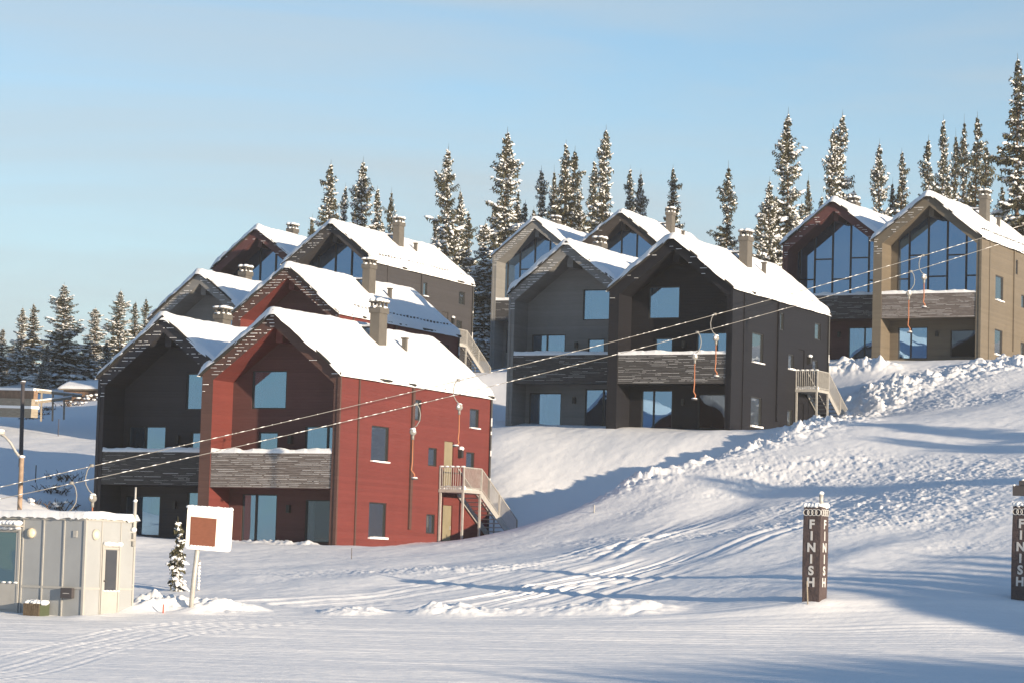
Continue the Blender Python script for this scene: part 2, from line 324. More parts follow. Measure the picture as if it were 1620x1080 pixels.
HEAPS = [(*at(u, v, Y)[:2], w_, h_) for u, v, Y, w_, h_ in ((226, 962, 87.9, .5, .22), (243, 962, 88.1, .6, .42), (262, 963, 87.8, .45, .26), (284, 964, 87.8, .5, .22), (322, 964, 87.7, .5, .24), (342, 964, 87.9, .6, .25), (365, 965, 87.8, .5, .18), (548, 966, 88.0, .6, .28), (572, 966, 87.9, .45, .2), (690, 966, 88.0, .5, .22), (720, 966, 88.0, .7, .26), (760, 967, 88, .5, .14))]
def relief(x, y, fine=True):
    """height of the snow surface over the smooth base"""
    far = np.clip((y-86.5)/3, 0, 1)
    z = far*(.16*fbm(x/9, y/9, 3, 1) + .05*fbm(x/2.3, y/2.3, 3, 5))
    d, _ = dist_line(x, y, BANK); m = np.exp(-(d/1.0)**2)
    z += m*np.clip(.62+1.6*fbm(x/4, y/4, 2, 14), .1, 1)*(.16 + .34*np.abs(fbm(x/1.1, y/1.1, 4, 9)) + .22*fbm(x/2.6, y/2.6, 2, 4))
    def lumps(s, seed): 
        n = fbm(x/s, y/s, 4, seed, .6); return np.abs(n)*1.4
    d, _ = dist_line(x, y, BERM); m = np.exp(-(d/1.9)**2); z += m*(.22 + .55*lumps(1.7, 21) + .36*lumps(.6, 3) + .14*lumps(.25, 6) - .22)
    d, _ = dist_line(x, y, BERM2); m = np.exp(-(d/2.8)**2); z += m*(.25 + .55*lumps(1.7, 31) + .36*lumps(.6, 13) + .14*lumps(.25, 16) - .3)
    d, _ = dist_line(x, y, BERM3); m = np.exp(-(d/1.2)**2); z += m*(.35 + .7*lumps(1.0, 41))
    d, _ = dist_line(x, y, R1HEAP); m = np.exp(-(d/.6)**2); z += m*(.08 + .22*lumps(.6, 51))
    chop = 0
    for pl, wd, a in CHOP:
        d, _ = dist_line(x, y, pl); chop = np.maximum(chop, a*np.exp(-(d/wd)**2))
    patch = np.clip(.40 + 1.9*fbm(x/8, y/8, 3, 77), 0, 1)
    # chopped snow, drawn out along the direction people ride down
    ax, ay = .55, .835; s_ = x*ax + y*ay; t_ = -x*ay + y*ax
    z += far*chop*patch*(.045*fbm(s_/1.6, t_/.6, 4, 61, .6) + .15*np.maximum(lumps(.55, 71)-.36, 0) + .10*np.maximum(lumps(.26, 81)-.24, 0) + .025*fbm(x/.35, y/.35, 3, 84))
    z += far*chop*.15*fbm(s_/9, t_/2.6, 1, 68)
    z += far*(.012*fbm(s_/1.2, t_/.4, 3, 69) + .010*fbm(x/.3, y/.3, 2, 70))
    for pl, wd, dp, gap in TRACKS:
        d, al = dist_line(x, y, pl)
        if gap: d = np.abs(d-gap)
        fade = np.clip(-.25 + 1.6*vnoise(al/6, al*0+wd*90, 7), 0, 1)*np.clip((36-al)/10, 0, 1)
        z += far*fade*dp*(-np.exp(-(d/wd)**2) + .6*np.exp(-((d-wd*1.7)/(wd*.7))**2))
    hl = .50+.42*fbm(x/.45, y/.45, 4, 55)+.14*fbm(x/.14, y/.14, 2, 56)
    for px_, py_, w_, h_ in HEAPS: z += h_*hl*np.exp(-(((x-px_)**2+(y-py_)**2)/(1.35*w_)**2)**1.2)
    for px_, py_, w_, h_ in DRIFTS: z += h_*np.exp(-(((x-px_)**2+(y-py_)**2)/w_**2))
    # groomed piste
    g = 1-far
    z += g*(.016*fbm(x/7, y/.8, 3, 91) + .013*fbm(x/3.5, y/.22, 3, 95, .6)*(.4+1.2*vnoise(x/9, y/1.2, 97)) + .006*fbm(x/.25, y/.12, 2, 98) + .04*fbm(x/14, y/14, 2, 96) + .008*np.clip(fbm(x/30, y/2.2, 1, 93)*3, -1, 1)*np.sin((y+.02*x)*2*math.pi/.42))
    for off in (0, .34, .9, 1.2):
        d, _ = dist_line(x, y, PTRACK); z += g*.013*np.clip(.3+1.2*vnoise(_/3, x*0+off*9, 5), 0, 1.2)*np.clip((88-y)/5, 0, 1)*(-np.exp(-((d-off)/.10)**2) + .5*np.exp(-((d-off-.18)/.08)**2))
    edge = np.exp(-((y-86.3-.7*fbm(x/6, y*0, 2, 33))/.4)**2)*np.clip((x-2)/3, 0, 1)
    z += edge*.06
    return z
def height(x, y):
    x = np.atleast_1d(np.asarray(x, float)); y = np.atleast_1d(np.asarray(y, float)); return base_height(x, y) + relief(x, y)
def gz(x, y): return float(height([x], [y])[0])
# polar sheet, fine where the photograph looks
az = np.unique(np.r_[np.linspace(-180, -40, 22), np.linspace(-40, -16, 40), np.linspace(-16, -11.6, 60), np.linspace(-11.6, 11.6, 980), np.linspace(11.6, 16, 60), np.linspace(16, 40, 40), np.linspace(40, 180, 22)])
def rings(a, b, n): return np.linspace(a, b, n, endpoint=False)
rr = np.r_[[.3, 2, 5, 10, 16], rings(22, 62, 60), rings(62, 86, 400), rings(86, 95, 120), rings(95, 128, 250), rings(128, 175, 260), rings(175, 240, 90), rings(240, 340, 20), [360, 420, 600, 1000, 2000, 5000, 12000]]
A_, R_ = np.meshgrid(np.radians(az), rr); GX = R_*np.sin(A_); GY = R_*np.cos(A_)
GZ = base_height(GX, GY)
inner = R_ < 340
GZ[inner] += relief(GX[inner], GY[inner])
nr, na = GX.shape
me = bpy.data.meshes.new('ground'); me.vertices.add(nr*na)
me.vertices.foreach_set('co', np.stack([GX, GY, GZ], -1).astype(np.float32).ravel())
ii, jj = np.meshgrid(np.arange(nr-1), np.arange(na-1), indexing='ij')
q = np.stack([ii*na+jj, ii*na+jj+1, (ii+1)*na+jj+1, (ii+1)*na+jj], -1).reshape(-1, 4)[:, ::-1]
me.loops.add(q.size); me.polygons.add(len(q)); me.loops.foreach_set('vertex_index', q.astype(np.int32).ravel())
me.polygons.foreach_set('loop_start', np.arange(0, q.size, 4, dtype=np.int32)); me.polygons.foreach_set('use_smooth', np.ones(len(q), dtype=bool))
me.update(calc_edges=True); me.materials.append(GROUND)
go = bpy.data.objects.new('ground', me); COL.objects.link(go); tag(go, kind='structure')
nt = GROUND.node_tree; b = nt.nodes['Principled BSDF']; L = nt.links.new
tc = node(nt, 'ShaderNodeTexCoord'); n1 = node(nt, 'ShaderNodeTexNoise', Scale=1.1, Detail=9.0, Roughness=0.68); n2 = node(nt, 'ShaderNodeTexNoise', Scale=9.0, Detail=4.0, Roughness=0.7)
L(tc.outputs['Object'], n1.inputs['Vector']); L(tc.outputs['Object'], n2.inputs['Vector'])
b1 = node(nt, 'ShaderNodeBump', Strength=0.22, Distance=0.10); b2 = node(nt, 'ShaderNodeBump', Strength=0.35, Distance=0.03)
L(n1.outputs['Fac'], b1.inputs['Height']); L(n2.outputs['Fac'], b2.inputs['Height']); L(b1.outputs[0], b2.inputs['Normal']); L(b2.outputs[0], b.inputs['Normal'])

# ------------------------------------------------------------------ house builder
def clip_poly(poly, a, b_, c):        # keep a*x + b*z <= c
    out = []
    for i in range(len(poly)):
        p, q_ = poly[i], poly[(i+1) % len(poly)]; dp = a*p[0]+b_*p[1]-c; dq = a*q_[0]+b_*q_[1]-c
        if dp <= 0: out.append(p)
        if (dp < 0 < dq) or (dq < 0 < dp): t = dp/(dp-dq); out.append((p[0]+t*(q_[0]-p[0]), p[1]+t*(q_[1]-p[1])))
    return out
def holed_wall(mb, h0, h1, z0, z1, holes, to3, inward, clips=()):
    """flat wall in (h, z) with rectangular openings and their reveals"""
    hs = sorted({h0, h1, *[h for o in holes for h in (o[0], o[1])]}); zs = sorted({z0, z1, *[z for o in holes for z in (o[2], o[3])]})
    for a, b_ in zip(hs[:-1], hs[1:]):
        for c, d in zip(zs[:-1], zs[1:]):
            if any(o[0] <= (a+b_)/2 <= o[1] and o[2] <= (c+d)/2 <= o[3] for o in holes): continue
            p = [(a, c), (b_, c), (b_, d), (a, d)]
            for cl in clips: p = clip_poly(p, *cl) if p else p
            if len(p) >= 3: mb.poly([to3(h, z) for h, z in p])
    iv = Vector(inward)*.16
    for a, b_, c, d in holes:
        for (p, q_) in (((a, c), (b_, c)), ((b_, c), (b_, d)), ((b_, d), (a, d)), ((a, d), (a, c))):
            P, Q = Vector(to3(*p)), Vector(to3(*q_)); mb.quad(P, Q, Q+iv, P+iv)
def window(parent, hole, to3, inward, glassm, framem, mir, bars=(), hbars=(), sill_snow=0.0, rnd=random, name='window', curtain=()):
    a, b_, c, d = hole; iv = Vector(inward); fw = .055
    def slab(mb, h0, h1, z0, z1, d0, d1):
        P = [Vector(to3(h, z)) for h, z in ((h0, z0), (h1, z0), (h1, z1), (h0, z1))]
        mb.add([p+iv*d0 for p in P] + [p+iv*d1 for p in P], [(0,1,2,3),(7,6,5,4),(0,4,5,1),(1,5,6,2),(2,6,7,3),(3,7,4,0)])
    f = MB(); e = .004
    slab(f, a+e, b_-e, c+e, c+fw, .03, .13); slab(f, a+e, b_-e, d-fw, d-e, .03, .13); slab(f, a+e, a+fw, c+fw, d-fw, .03, .13); slab(f, b_-fw, b_-e, c+fw, d-fw, .03, .13)
    for x in bars: slab(f, x-.04, x+.04, c+fw, d-fw, .03, .13)
    for z in hbars: slab(f, a+fw, b_-fw, z-.03, z+.03, .035, .125)
    if mir < 0: f.mirror()
    fo = f.build(name, framem, parent)
    p = MB(); slab(p, a+fw-.01, b_-fw+.01, c+fw-.01, d-fw+.01, .085, .10)
    if mir < 0: p.mirror()
    p.build('pane', glassm, fo)
    if curtain:
        cu = MB(); n = 14
        for c0, c1 in curtain:
            A_, B_ = a+(b_-a)*c0, a+(b_-a)*c1; top_ = [(A_+(B_-A_)*i/n, .26+.035*math.sin(i*1.9+c0*9)) for i in range(n+1)]
            for (h0, d0), (h1, d1) in zip(top_[:-1], top_[1:]): cu.quad(Vector(to3(h0, c-.3))+iv*d0, Vector(to3(h1, c-.3))+iv*d1, Vector(to3(h1, d+.2))+iv*d1, Vector(to3(h0, d+.2))+iv*d0)
        if mir < 0: cu.mirror()
        cu.build('curtain', CURTAIN, fo)
    if sill_snow:
        s = MB(); n = 6; w_ = (b_-a)/n
        for i in range(n): slab(s, a-.03+i*w_, a+.03+(i+1)*w_, c-.03+rnd.uniform(0, .02), c+.03+rnd.uniform(.01, .07)*sill_snow, -.10-rnd.uniform(0, .05), .06)
        if mir < 0: s.mirror()
        s.build('sill_snow', SNOW, fo)
    return fo
AO = .10; XL, XR = -2.93, 3.2; FT = .66; RD = 1.7; M_ = RISE/WID
def roof_z(x): return EAVE + RISE - (abs(x-AO)/(WID-AO if x > AO else WID+AO))*RISE
def house(key, label, wall, kind='window', mir=1, frame_snow=(.5, .1), balcony_snow=.6, zlow=-1.0, snow_t=.25, stairs=True, dpipe=True, guard=-.02):
    rnd = random.Random(hash_name(key)); X, Y, Z, yaw = HOUSES[key]
    root = thing('terraced_cabin', (X, Y, Z-RISE-EAVE), label, 'house', R(yaw), 'gabled wooden holiday cabins on the snowy hillside')
    cm = WALLS[wall]; zb = zlow-1.2
    fin = lambda mb: mb.mirror() if mir < 0 else mb
    frame_m = LAMPBLACK if wall != 'beige' else WALLS['charcoal']
    # --- walls
    mb = MB()
    side = [(2.95, 4.55, 3.74, 5.32), (2.95, 4.53, .36, 1.95), (6.9, 7.55, 5.8, 6.74), (12.45, 13.4, 5.78, 6.70), (8.38, 9.22, 3.8, 4.64), (12.2, 13.05, 3.85, 4.64), (8.38, 9.22, .72, 1.60)]
    doors = [(9.95, 10.88, 2.82, 5.02), (10.0, 10.95, .0, 2.07)]
    sR = lambda h, z: (WID, h, z)
    holed_wall(mb, 0, LEN, zb, EAVE, side + doors, sR, (-1, 0, 0))
    mb.quad((-WID, LEN, zb), (-WID, 0, zb), (-WID, 0, EAVE), (-WID, LEN, EAVE))
    mb.poly([(WID, LEN, zb), (-WID, LEN, zb), (-WID, LEN, EAVE), (AO, LEN, EAVE+RISE), (WID, LEN, EAVE)])
    fin(mb).build('wall', cm, root); mb = MB(); mf = MB()
    # frame round the recess: front face, inner faces, soffits
    zl, zr, zt = roof_z(XL)-FT, roof_z(XR)-FT, EAVE+RISE-FT
    O_ = [(-WID, zb), (-WID, EAVE), (AO, EAVE+RISE), (WID, EAVE), (WID, zb)]; I_ = [(XL, zb), (XL, zl), (AO, zt), (XR, zr), (XR, zb)]
    for i in range(4):
        mf.poly([(*O_[i][:1], 0, O_[i][1]), (I_[i][0], 0, I_[i][1]), (I_[i+1][0], 0, I_[i+1][1]), (O_[i+1][0], 0, O_[i+1][1])])
        mb.quad((I_[i][0], 0, I_[i][1]), (I_[i][0], RD+.2, I_[i][1]), (I_[i+1][0], RD+.2, I_[i+1][1]), (I_[i+1][0], 0, I_[i+1][1]))
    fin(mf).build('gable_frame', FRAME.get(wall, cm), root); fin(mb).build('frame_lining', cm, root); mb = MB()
    clips = [(RISE/(WID-AO), 1, EAVE+RISE*WID/(WID-AO)-.2), (-RISE/(WID+AO), 1, EAVE+RISE*WID/(WID+AO)-.2)]
    sF = lambda h, z: (h, RD, z)
    if kind == 'window':
        fr = [((-1.95, -.17, 5.96, 7.66), (), ()), ((-1.53, -.52, 2.75, 4.93), (), ()), ((.85, 2.9, 2.75, 5.20), (1.98,), ()), ((-2.25, -.45, 0.02, 2.18), (-1.54,), ()), ((1.0, 2.95, .1, 1.97), (), ())]
    else:
        fr = [((-2.40, -.45, 0.02, 2.0), (-1.55,), ()), ((1.05, 2.95, .1, 1.78), (), ())]
    holed_wall(mb, -WID+.05, WID-.05, zb, (11 if kind == 'window' else 2.72), [o[0] for o in fr], sF, (0, 1, 0), clips)
    if kind != 'window': mb.poly([(XL-.2, RD, 2.72), (-2.45, RD, 2.72), (-2.45, RD, roof_z(-2.45)-.3), (XL-.2, RD, roof_z(XL-.2)-.3)])
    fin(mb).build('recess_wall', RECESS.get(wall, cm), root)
    def drapes():
        q_ = rnd.random()
        if q_ < .25: return ()
        if q_ < .5: return ((-.05, rnd.uniform(.15, .3)),)
        if q_ < .75: return ((rnd.uniform(.7, .85), 1.05),)
        return ((-.05, rnd.uniform(.12, .25)), (rnd.uniform(.75, .88), 1.05))
    for o, vb, hb in fr: window(root, o, sF, (0, 1, 0), DARKGLASS if mir > 0 and o[0] > .9 and o[2] < 1 else GLASS, frame_m, mir, vb, hb, curtain=drapes())
    for i, o in enumerate(side): window(root, o, sR, (-1, 0, 0), SIDEGLASS, frame_m, mir, sill_snow=rnd.choice((0, .25, .8)) if o[2] < 5 else rnd.choice((0, .2)), rnd=rnd, curtain=drapes())
    for o in doors:
        m = MB(); m.box(WID-.12, WID-.06, o[0]+.004, o[1]-.004, o[2], o[3]-.004); d = fin(m).build('door', DOORTAN if wall in ('red', 'darkred', 'beige') else cm, root)
        m = MB(); m.box(WID-.06, WID-.02, o[1]-.16, o[1]-.10, o[2]+.95, o[2]+1.12); fin(m).build('handle', STEEL, d)
    if kind != 'window':
        g = [(-2.45, 2.72), (-2.45, roof_z(-2.45)-.5), (AO, EAVE+RISE-.5), (WID-.1, roof_z(WID-.1)-.5), (WID-.1, 2.72)]
        f = MB()
        for x in (-1.74, -.49, .75, 1.98, 2.98): f.box(x-.045, x+.045, RD-.02, RD+.1, 2.72, roof_z(x)-.4)
        for x0, x1, z in ((-1.695, -.535, 6.52), (-.445, .705, 5.16), (.795, 1.935, 6.48), (2.025, 2.935, 5.17), (-2.405, -1.785, 5.04)): f.box(x0, x1, RD-.015, RD+.095, z-.04, z+.04)
        f.box(-2.45, WID-.1, RD-.03, RD-.022, 2.72, 2.80); f.box(-2.45, -2.405, RD-.02, RD+.1, 2.8, roof_z(-2.45)-.4)
        fo = fin(f).build('gable_window', frame_m, root)
        p = MB(); p.poly([(x, RD+.06, z) for x, z in g]); fin(p).build('pane', BLUEGLASS, fo)
    # --- ridge beam end, corner boards, downpipe
    m = MB(); m.box(AO-.17, AO+.17, .45, RD-.002, 8.78, 9.40); fin(m).build('ridge_beam', cm, root)
    m = MB(); m.box(WID, WID+.05, RD-.06, RD+.06, zb, EAVE-.02); m.box(WID, WID+.045, -.04, .08, zb, EAVE-.02); m.box(WID-.10, WID, -.04, -.001, zb, EAVE-.05)
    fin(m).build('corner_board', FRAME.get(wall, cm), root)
    if dpipe:
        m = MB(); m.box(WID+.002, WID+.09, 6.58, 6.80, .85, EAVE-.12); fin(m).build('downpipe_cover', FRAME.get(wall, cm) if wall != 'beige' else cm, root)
        m = MB(); m.tube([(WID+.07, LEN-.12, zb), (WID+.07, LEN-.12, EAVE-.1)], .05); d = fin(m).build('downpipe', DARKMETAL, root)
        m = MB()
        for k in range(4): z0 = rnd.uniform(2.5, 6.4); m.box(WID+.07, WID+.128, LEN-.165, LEN-.125, z0, z0+rnd.uniform(.1, .5))
        fin(m).build('frost', SNOW, d)
    # --- balcony
    zt_ = 3.92; m = MB(); m.box(XL+.004, XR-.004, .12, RD-.004, 2.42, 2.70); bal = fin(m).build('balcony', cm, root)
    m = MB(); n = 19; h = (zt_-2.40)/n
    for i in range(n): m.box(XL+.004, XR-.004, .03+.012*(i % 2), .10, 2.40+i*h+.010, 2.40+(i+1)*h-.010)
    for x in np.linspace(XL+.1, XR-.1, 6): m.box(x-.03, x+.03, .101, .16, 2.40, zt_)
    m.box(XL+.006, XR-.006, .09, .098, 2.43, zt_-.01)
    fin(m).build('slatted_railing', SLAT if wall in ('red', 'beige') else SLATDARK, bal)
    m = MB()
    for i in range(n):
        x = XL+.05
        while x < XR-.1:
            l = rnd.uniform(.12, 1.1)
            if rnd.random() < balcony_snow*(.35+.9*vn1(x*1.1, i*.3)): m.box(x, min(x+l, XR-.02), .024, .05, 2.40+(i+1)*h-.017, 2.40+(i+1)*h-.017+rnd.uniform(.003, .011))
            x += l+rnd.uniform(.02, .14)
    fin(m).build('lodged_snow', SNOW, bal)
    m = MB(); n = 40; xs = np.linspace(XL+.01, XR-.01, n+1); hh = [.10+.12*vn1(x*1.7, 3.1+ord(key[0]))+.05*vn1(x*5, 9) for x in xs]
    for i in range(n): m.add([(xs[i], .0, zt_), (xs[i+1], .0, zt_), (xs[i+1], .04, zt_+hh[i+1]), (xs[i], .04, zt_+hh[i]), (xs[i], .2, zt_+hh[i]), (xs[i+1], .2, zt_+hh[i+1]), (xs[i+1], .24, zt_), (xs[i], .24, zt_)], [(0,1,2,3), (3,2,5,4), (4,5,6,7)])
    fin(m).build('railing_snow', SNOW, bal, True)
    # --- snow lodged on the boards of the gable frame
    m = MB()
    for sgn, dens in ((-1, frame_snow[0]), (1, frame_snow[1])):
        z = EAVE-.9
        while z < EAVE+RISE-.15:
            x_out = AO + sgn*((EAVE+RISE-z)/RISE)*(WID-sgn*AO) if z > EAVE else sgn*WID
            zi = z+FT; x_in = AO + sgn*max(0, (EAVE+RISE-zi)/RISE)*(WID-sgn*AO) if zi > EAVE else (XL if sgn < 0 else XR)
            x_in = max(min(x_in, XR), XL)
            a, b_ = sorted((x_out-sgn*.06, x_in)); x = a
            while x < b_-.05:
                l = rnd.uniform(.06, .40)
                if rnd.random() < dens*(.35+1.0*vn1(x*.9+sgn*9, z*.8)): m.box(x, min(x+l, b_), -.035-rnd.uniform(0, .02), -.002, z, z+rnd.uniform(.010, .026))
                x += l+rnd.uniform(.02, .18)
            z += .148
    if m.v: fin(m).build('frame_snow', SNOW, root)
    # --- roof, snow on it
    m = MB(); y0, y1 = -.16, LEN+.12; ex = .10
    for sgn in (-1, 1):
        xe = sgn*(WID+ex); ze = EAVE - ex*RISE/(WID-sgn*AO); nx = Vector((sgn*RISE/(WID), 0, 1)).normalized()*.09
        P = [Vector((AO, y0, EAVE+RISE+.004)), Vector((xe, y0, ze+.004)), Vector((xe, y1, ze+.004)), Vector((AO, y1, EAVE+RISE+.004))]
        up = [Vector((0, 0, .11))]*4; m.add(P+[p+u for p, u in zip(P, up)], [(0,1,2,3), (7,6,5,4), (0,4,5,1), (1,5,6,2), (2,6,7,3), (3,7,4,0)])
    ro = fin(m).build('roof', ROOFING, root)
    NU, NV = 110, 56; xs = np.linspace(-WID-.16, WID+.16, NV+1); ys = np.linspace(y0-.05, y1+.05, NU+1); GXs, GYs = np.meshgrid(xs, ys)
    sd_ = ord(key[0])*7+ord(key[1])
    zr_ = EAVE+RISE - np.where(GXs > AO, (GXs-AO)/(WID-AO), (AO-GXs)/(WID+AO))*RISE
    zr_ = np.minimum(zr_, EAVE+RISE-.10-.03*np.cos((GXs-AO)*3)) + .12
    dx = np.minimum(GXs-xs[0], xs[-1]-GXs); dy = np.minimum(GYs-ys[0], ys[-1]-GYs)
    e1 = .22+.10*fbm(GYs*1.1, GXs*.2, 3, sd_); ex_ = np.clip(dx/e1, 0, 1); e2 = .18+.10*fbm(GXs*1.6, GYs*.2, 3, sd_+3); ey_ = np.clip(dy/e2, 0, 1)
    prof = np.sqrt(np.clip(1-(1-ex_)**2, 0, 1))*np.sqrt(np.clip(1-(1-ey_)**2, 0, 1))
    t = snow_t*(1+.30*fbm(GXs*.6, GYs*.5, 3, sd_+5)+.12*fbm(GXs*2.5, GYs*2.5, 2, sd_+8))
    ge = np.abs((WID-.55)-np.abs(GXs)); t = t - .06*np.exp(-(ge/.12)**2)
    bm_front = np.exp(-((GYs-ys[0])/.5)**2); t = t + bm_front*.16*fbm(GXs*1.7, GYs, 3, sd_+11)
    ztop = zr_ + np.maximum(t, .05)*prof
    edge_x = GXs + (ex_ < .6)*np.sign(GXs)*.10*fbm(GYs*1.4, GXs*0, 3, sd_+2)*(1-ex_); edge_y = GYs + (ey_ < .6)*np.sign(GYs-5)*.24*fbm(GXs*1.5, GYs*0, 3, sd_+9)*(1-ey_)
    ztop = ztop - (1-prof)*.10
    m = MB(); m.v = [tuple(p) for p in np.stack([edge_x, edge_y, ztop], -1).reshape(-1, 3)]
    for i in range(NU):
        for j in range(NV): a = i*(NV+1)+j; m.f.append((a, a+1, a+NV+2, a+NV+1))
    fin(m).build('roof_snow', SNOW, ro, True)
    m = MB()
    for y in (np.arange(1.0, LEN-.5, .42) if guard > -.07 else ()): m.box(WID-.33, WID-.27, y, y+.16, roof_z(WID-.3)+.16, roof_z(WID-.3)+.16+snow_t+guard+.06*rnd.random())
    if m.v: fin(m).build('snow_guard', DARKMETAL, ro)
    # --- chimney, sweep's step, vent
    m = MB(); cx0, cx1, cy0, cy1 = 1.12, 1.62, 6.75, 7.5; zc = 10.95; m.box(cx0, cx1, cy0, cy1, roof_z(cx1)-.2, zc); ch = fin(m).build('chimney', STONE, root, bevel=.015)
    m = MB(); m.box(cx0-.05, cx1+.05, cy0-.05, cy1+.05, zc-.28, zc-.02)
    for px in (cx0+.05, cx1-.05):
        for py in (cy0+.05, (cy0+cy1)/2, cy1-.05): m.box(px-.045, px+.045, py-.045, py+.045, zc+.002, zc+.20)
    m.box(cx0-.06, cx1+.06, cy0-.06, cy1+.06, zc+.202, zc+.26); fin(m).build('chimney_cap', STONE, ch)
    m = MB()
    for px in (cx0+.08, cx1-.08):
        for py in (cy0+.1, (cy0+cy1)/2, cy1-.1): m.blob((px, py, zc+.31), .20, .21, .06+.05*rnd.random(), .15, rnd=rnd)
    for k in range(8): a = k/8*6.28; m.blob(((cx0+cx1)/2+.29*math.cos(a), (cy0+cy1)/2+.42*math.sin(a), zc+.0), .09, .09, .06, .2, rnd=rnd)
    fin(m).build('cap_snow', SNOW, ch, True)
    m = MB(); m.box(.15, cx0-.003, 6.95, 7.25, 10.02, 10.07); m.box(.25, .30, 7.0, 7.05, 9.6, 10.02); st = fin(m).build('sweep_step', DARKMETAL, root)
    m = MB(); m.box(.13, cx0-.03, 6.93, 7.27, 10.072, 10.16); fin(m).build('step_snow', SNOW, st, bevel=.02)
    m = MB(); m.box(1.55, 1.75, 9.1, 9.3, roof_z(1.65), roof_z(1.65)+.85); m.box(1.51, 1.79, 9.06, 9.34, roof_z(1.65)+.852, roof_z(1.65)+.92); fin(m).build('roof_vent', STONE, root)
    # --- lamps
    for (x, y, z, ax_) in ((.14, RD-.002, 4.42, 0 if kind == 'window' else None), (.18, RD-.002, 1.38, 0), (WID+.002, 11.43, 4.42, 1)):
        if ax_ is None: continue
        m = MB()
        if ax_ == 0: m.box(x-.08, x+.08, y-.16, y, z, z+.34)
        else: m.box(x, x+.20, y-.1, y+.1, z-.1, z+.3)
        la = fin(m).build('wall_lamp', LAMPBLACK, root)
        if ax_: m = MB(); m.blob((x+.12, y, z+.33), .15, .15, .10, rnd=rnd); fin(m).build('lamp_snow', SNOW, la, True)
    # --- outside steel stair to the upper door
    if stairs:
        x0, x1 = WID+.02, WID+1.32; yA, yB = 9.45, 11.3; zf = 2.78; yE, zE = 15.2, .55
        m = MB(); m.box(x0, x1, yA, yB, zf-.14, zf)
        for px, py in ((x0+.08, yA+.06), (x1-.06, yA+.06), (x1-.06, yB-.05)): m.box(px-.045, px+.045, py-.045, py+.045, -1.0, zf-.141)
        for px in (x0+.06, x1-.05): m.bar((px, yB, zf-.12), (px, yE, zE-.12), .05, .28)
        stc = fin(m).build('outdoor_stair', STEEL, root)
        m = MB(); n = 12
        for i in range(n): t_ = (i+.6)/n; y = yB+(yE-yB)*t_; z = zf+(zE-zf)*t_; m.box(x0+.09, x1-.08, y-.13, y+.13, z-.04, z)
        fin(m).build('treads', STEEL, stc)
        m = MB(); rz = 1.02
        m.tube([(x0+.05, yA+.03, zf+rz), (x1-.03, yA+.03, zf+rz), (x1-.03, yB, zf+rz), (x1-.03, yE, zE+rz)], .03, 6)
        m.tube([(x0+.05, yA+.03, zf+.10), (x1-.03, yA+.03, zf+.10), (x1-.03, yB, zf+.10), (x1-.03, yE, zE+.10)], .02, 6)
        m.tube([(x0+.05, yB, zf+rz), (x0+.05, yE, zE+rz)], .03, 6)
        for px in np.arange(x0+.05, x1, .115): m.box(px-.012, px+.012, yA+.018, yA+.042, zf, zf+rz)
        for py in np.arange(yA+.14, yB, .115): m.box(x1-.042, x1-.018, py-.012, py+.012, zf, zf+rz)
        for py in np.arange(yB+.1, yE, .115): zz = zf+(zE-zf)*(py-yB)/(yE-yB); m.box(x1-.042, x1-.018, py-.010, py+.010, zz+.1, zz+rz)
        for px, py, zz in ((x0+.05, yA+.03, zf), (x1-.03, yA+.03, zf), (x1-.03, yB, zf), (x1-.03, (yB+yE)/2, (zf+zE)/2), (x1-.03, yE, zE-.8), (x0+.05, yE, zE-.8)): m.box(px-.03, px+.03, py-.03, py+.03, zz, zz+rz+(.8 if zz < 0 else 0))
        fin(m).build('stair_railing', STEEL, stc)
        m = MB()
        for i in range(8): m.blob((x0+.1+(x1-x0-.2)*i/7, yA+.16, zf+.05), .14, .14, .10+.05*rnd.random(), .15, rnd=rnd)
        m.box(x0+.08, x1-.1, yA+.08, yB-.02, zf+.002, zf+.08)
        for i in range(5): m.blob((x0+.1+(x1-x0-.2)*i/4, yA+.03, zf+rz+.03), .14, .05, .04, .15, rnd=rnd)
        fin(m).build('stair_snow', SNOW, stc, True)
    return root
def vn1(x, y): return float(vnoise(np.array([x]), np.array([y]), 11)[0])
def hash_name(k): return sum((i+3)*ord(c) for i, c in enumerate(k))

house('R1', 'bright red wooden cabin in front, with lit red side wall and steel stair', 'red', frame_snow=(.75, .06), balcony_snow=.95, guard=-.075)
house('B1', 'black wooden cabin joined to the left side of the front red cabin', 'black', mir=-1, frame_snow=(.55, .6), balcony_snow=.45, zlow=-1)
house('R2', 'red wooden cabin directly behind the front red cabin, its roof half in shade', 'red', frame_snow=(.75, .6), balcony_snow=.7)
house('G2', 'grey wooden cabin in the second row behind the black cabin, only its gable showing', 'grey', mir=-1, frame_snow=(.6, .6))
house('R3', 'dark red cabin highest in the left cluster with its blue gable glass half hidden', 'darkred', 'glazed', mir=-1, frame_snow=(.4, .1))
house('B3', 'charcoal cabin highest in the left cluster, with large chimney and plain dark side wall', 'charcoal', 'glazed', frame_snow=(.5, .05))
house('G4', 'grey wooden cabin attached to the left of the black cabin on the plateau', 'grey', mir=-1, frame_snow=(.7, .7), balcony_snow=.5)
house('B4', 'black wooden cabin on the plateau with grey steel stair on its right side', 'jet', frame_snow=(.12, .06), balcony_snow=.8, guard=-.075)
house('G5', 'tall grey cabin with glazed gable, left of and behind the plateau cabins beside snowy spruces', 'grey', 'glazed', mir=-1, frame_snow=(.15, .6), zlow=-2.4, balcony_snow=.35)
house('B5', 'dark brown cabin whose glazed gable peeks out between the two plateau cabin roofs', 'brownblack', 'glazed', frame_snow=(.1, .05))
house('R6', 'dark red cabin with tall blue glazed gable beside the beige cabin', 'darkred', 'glazed', mir=-1, frame_snow=(.15, .5), balcony_snow=.5)
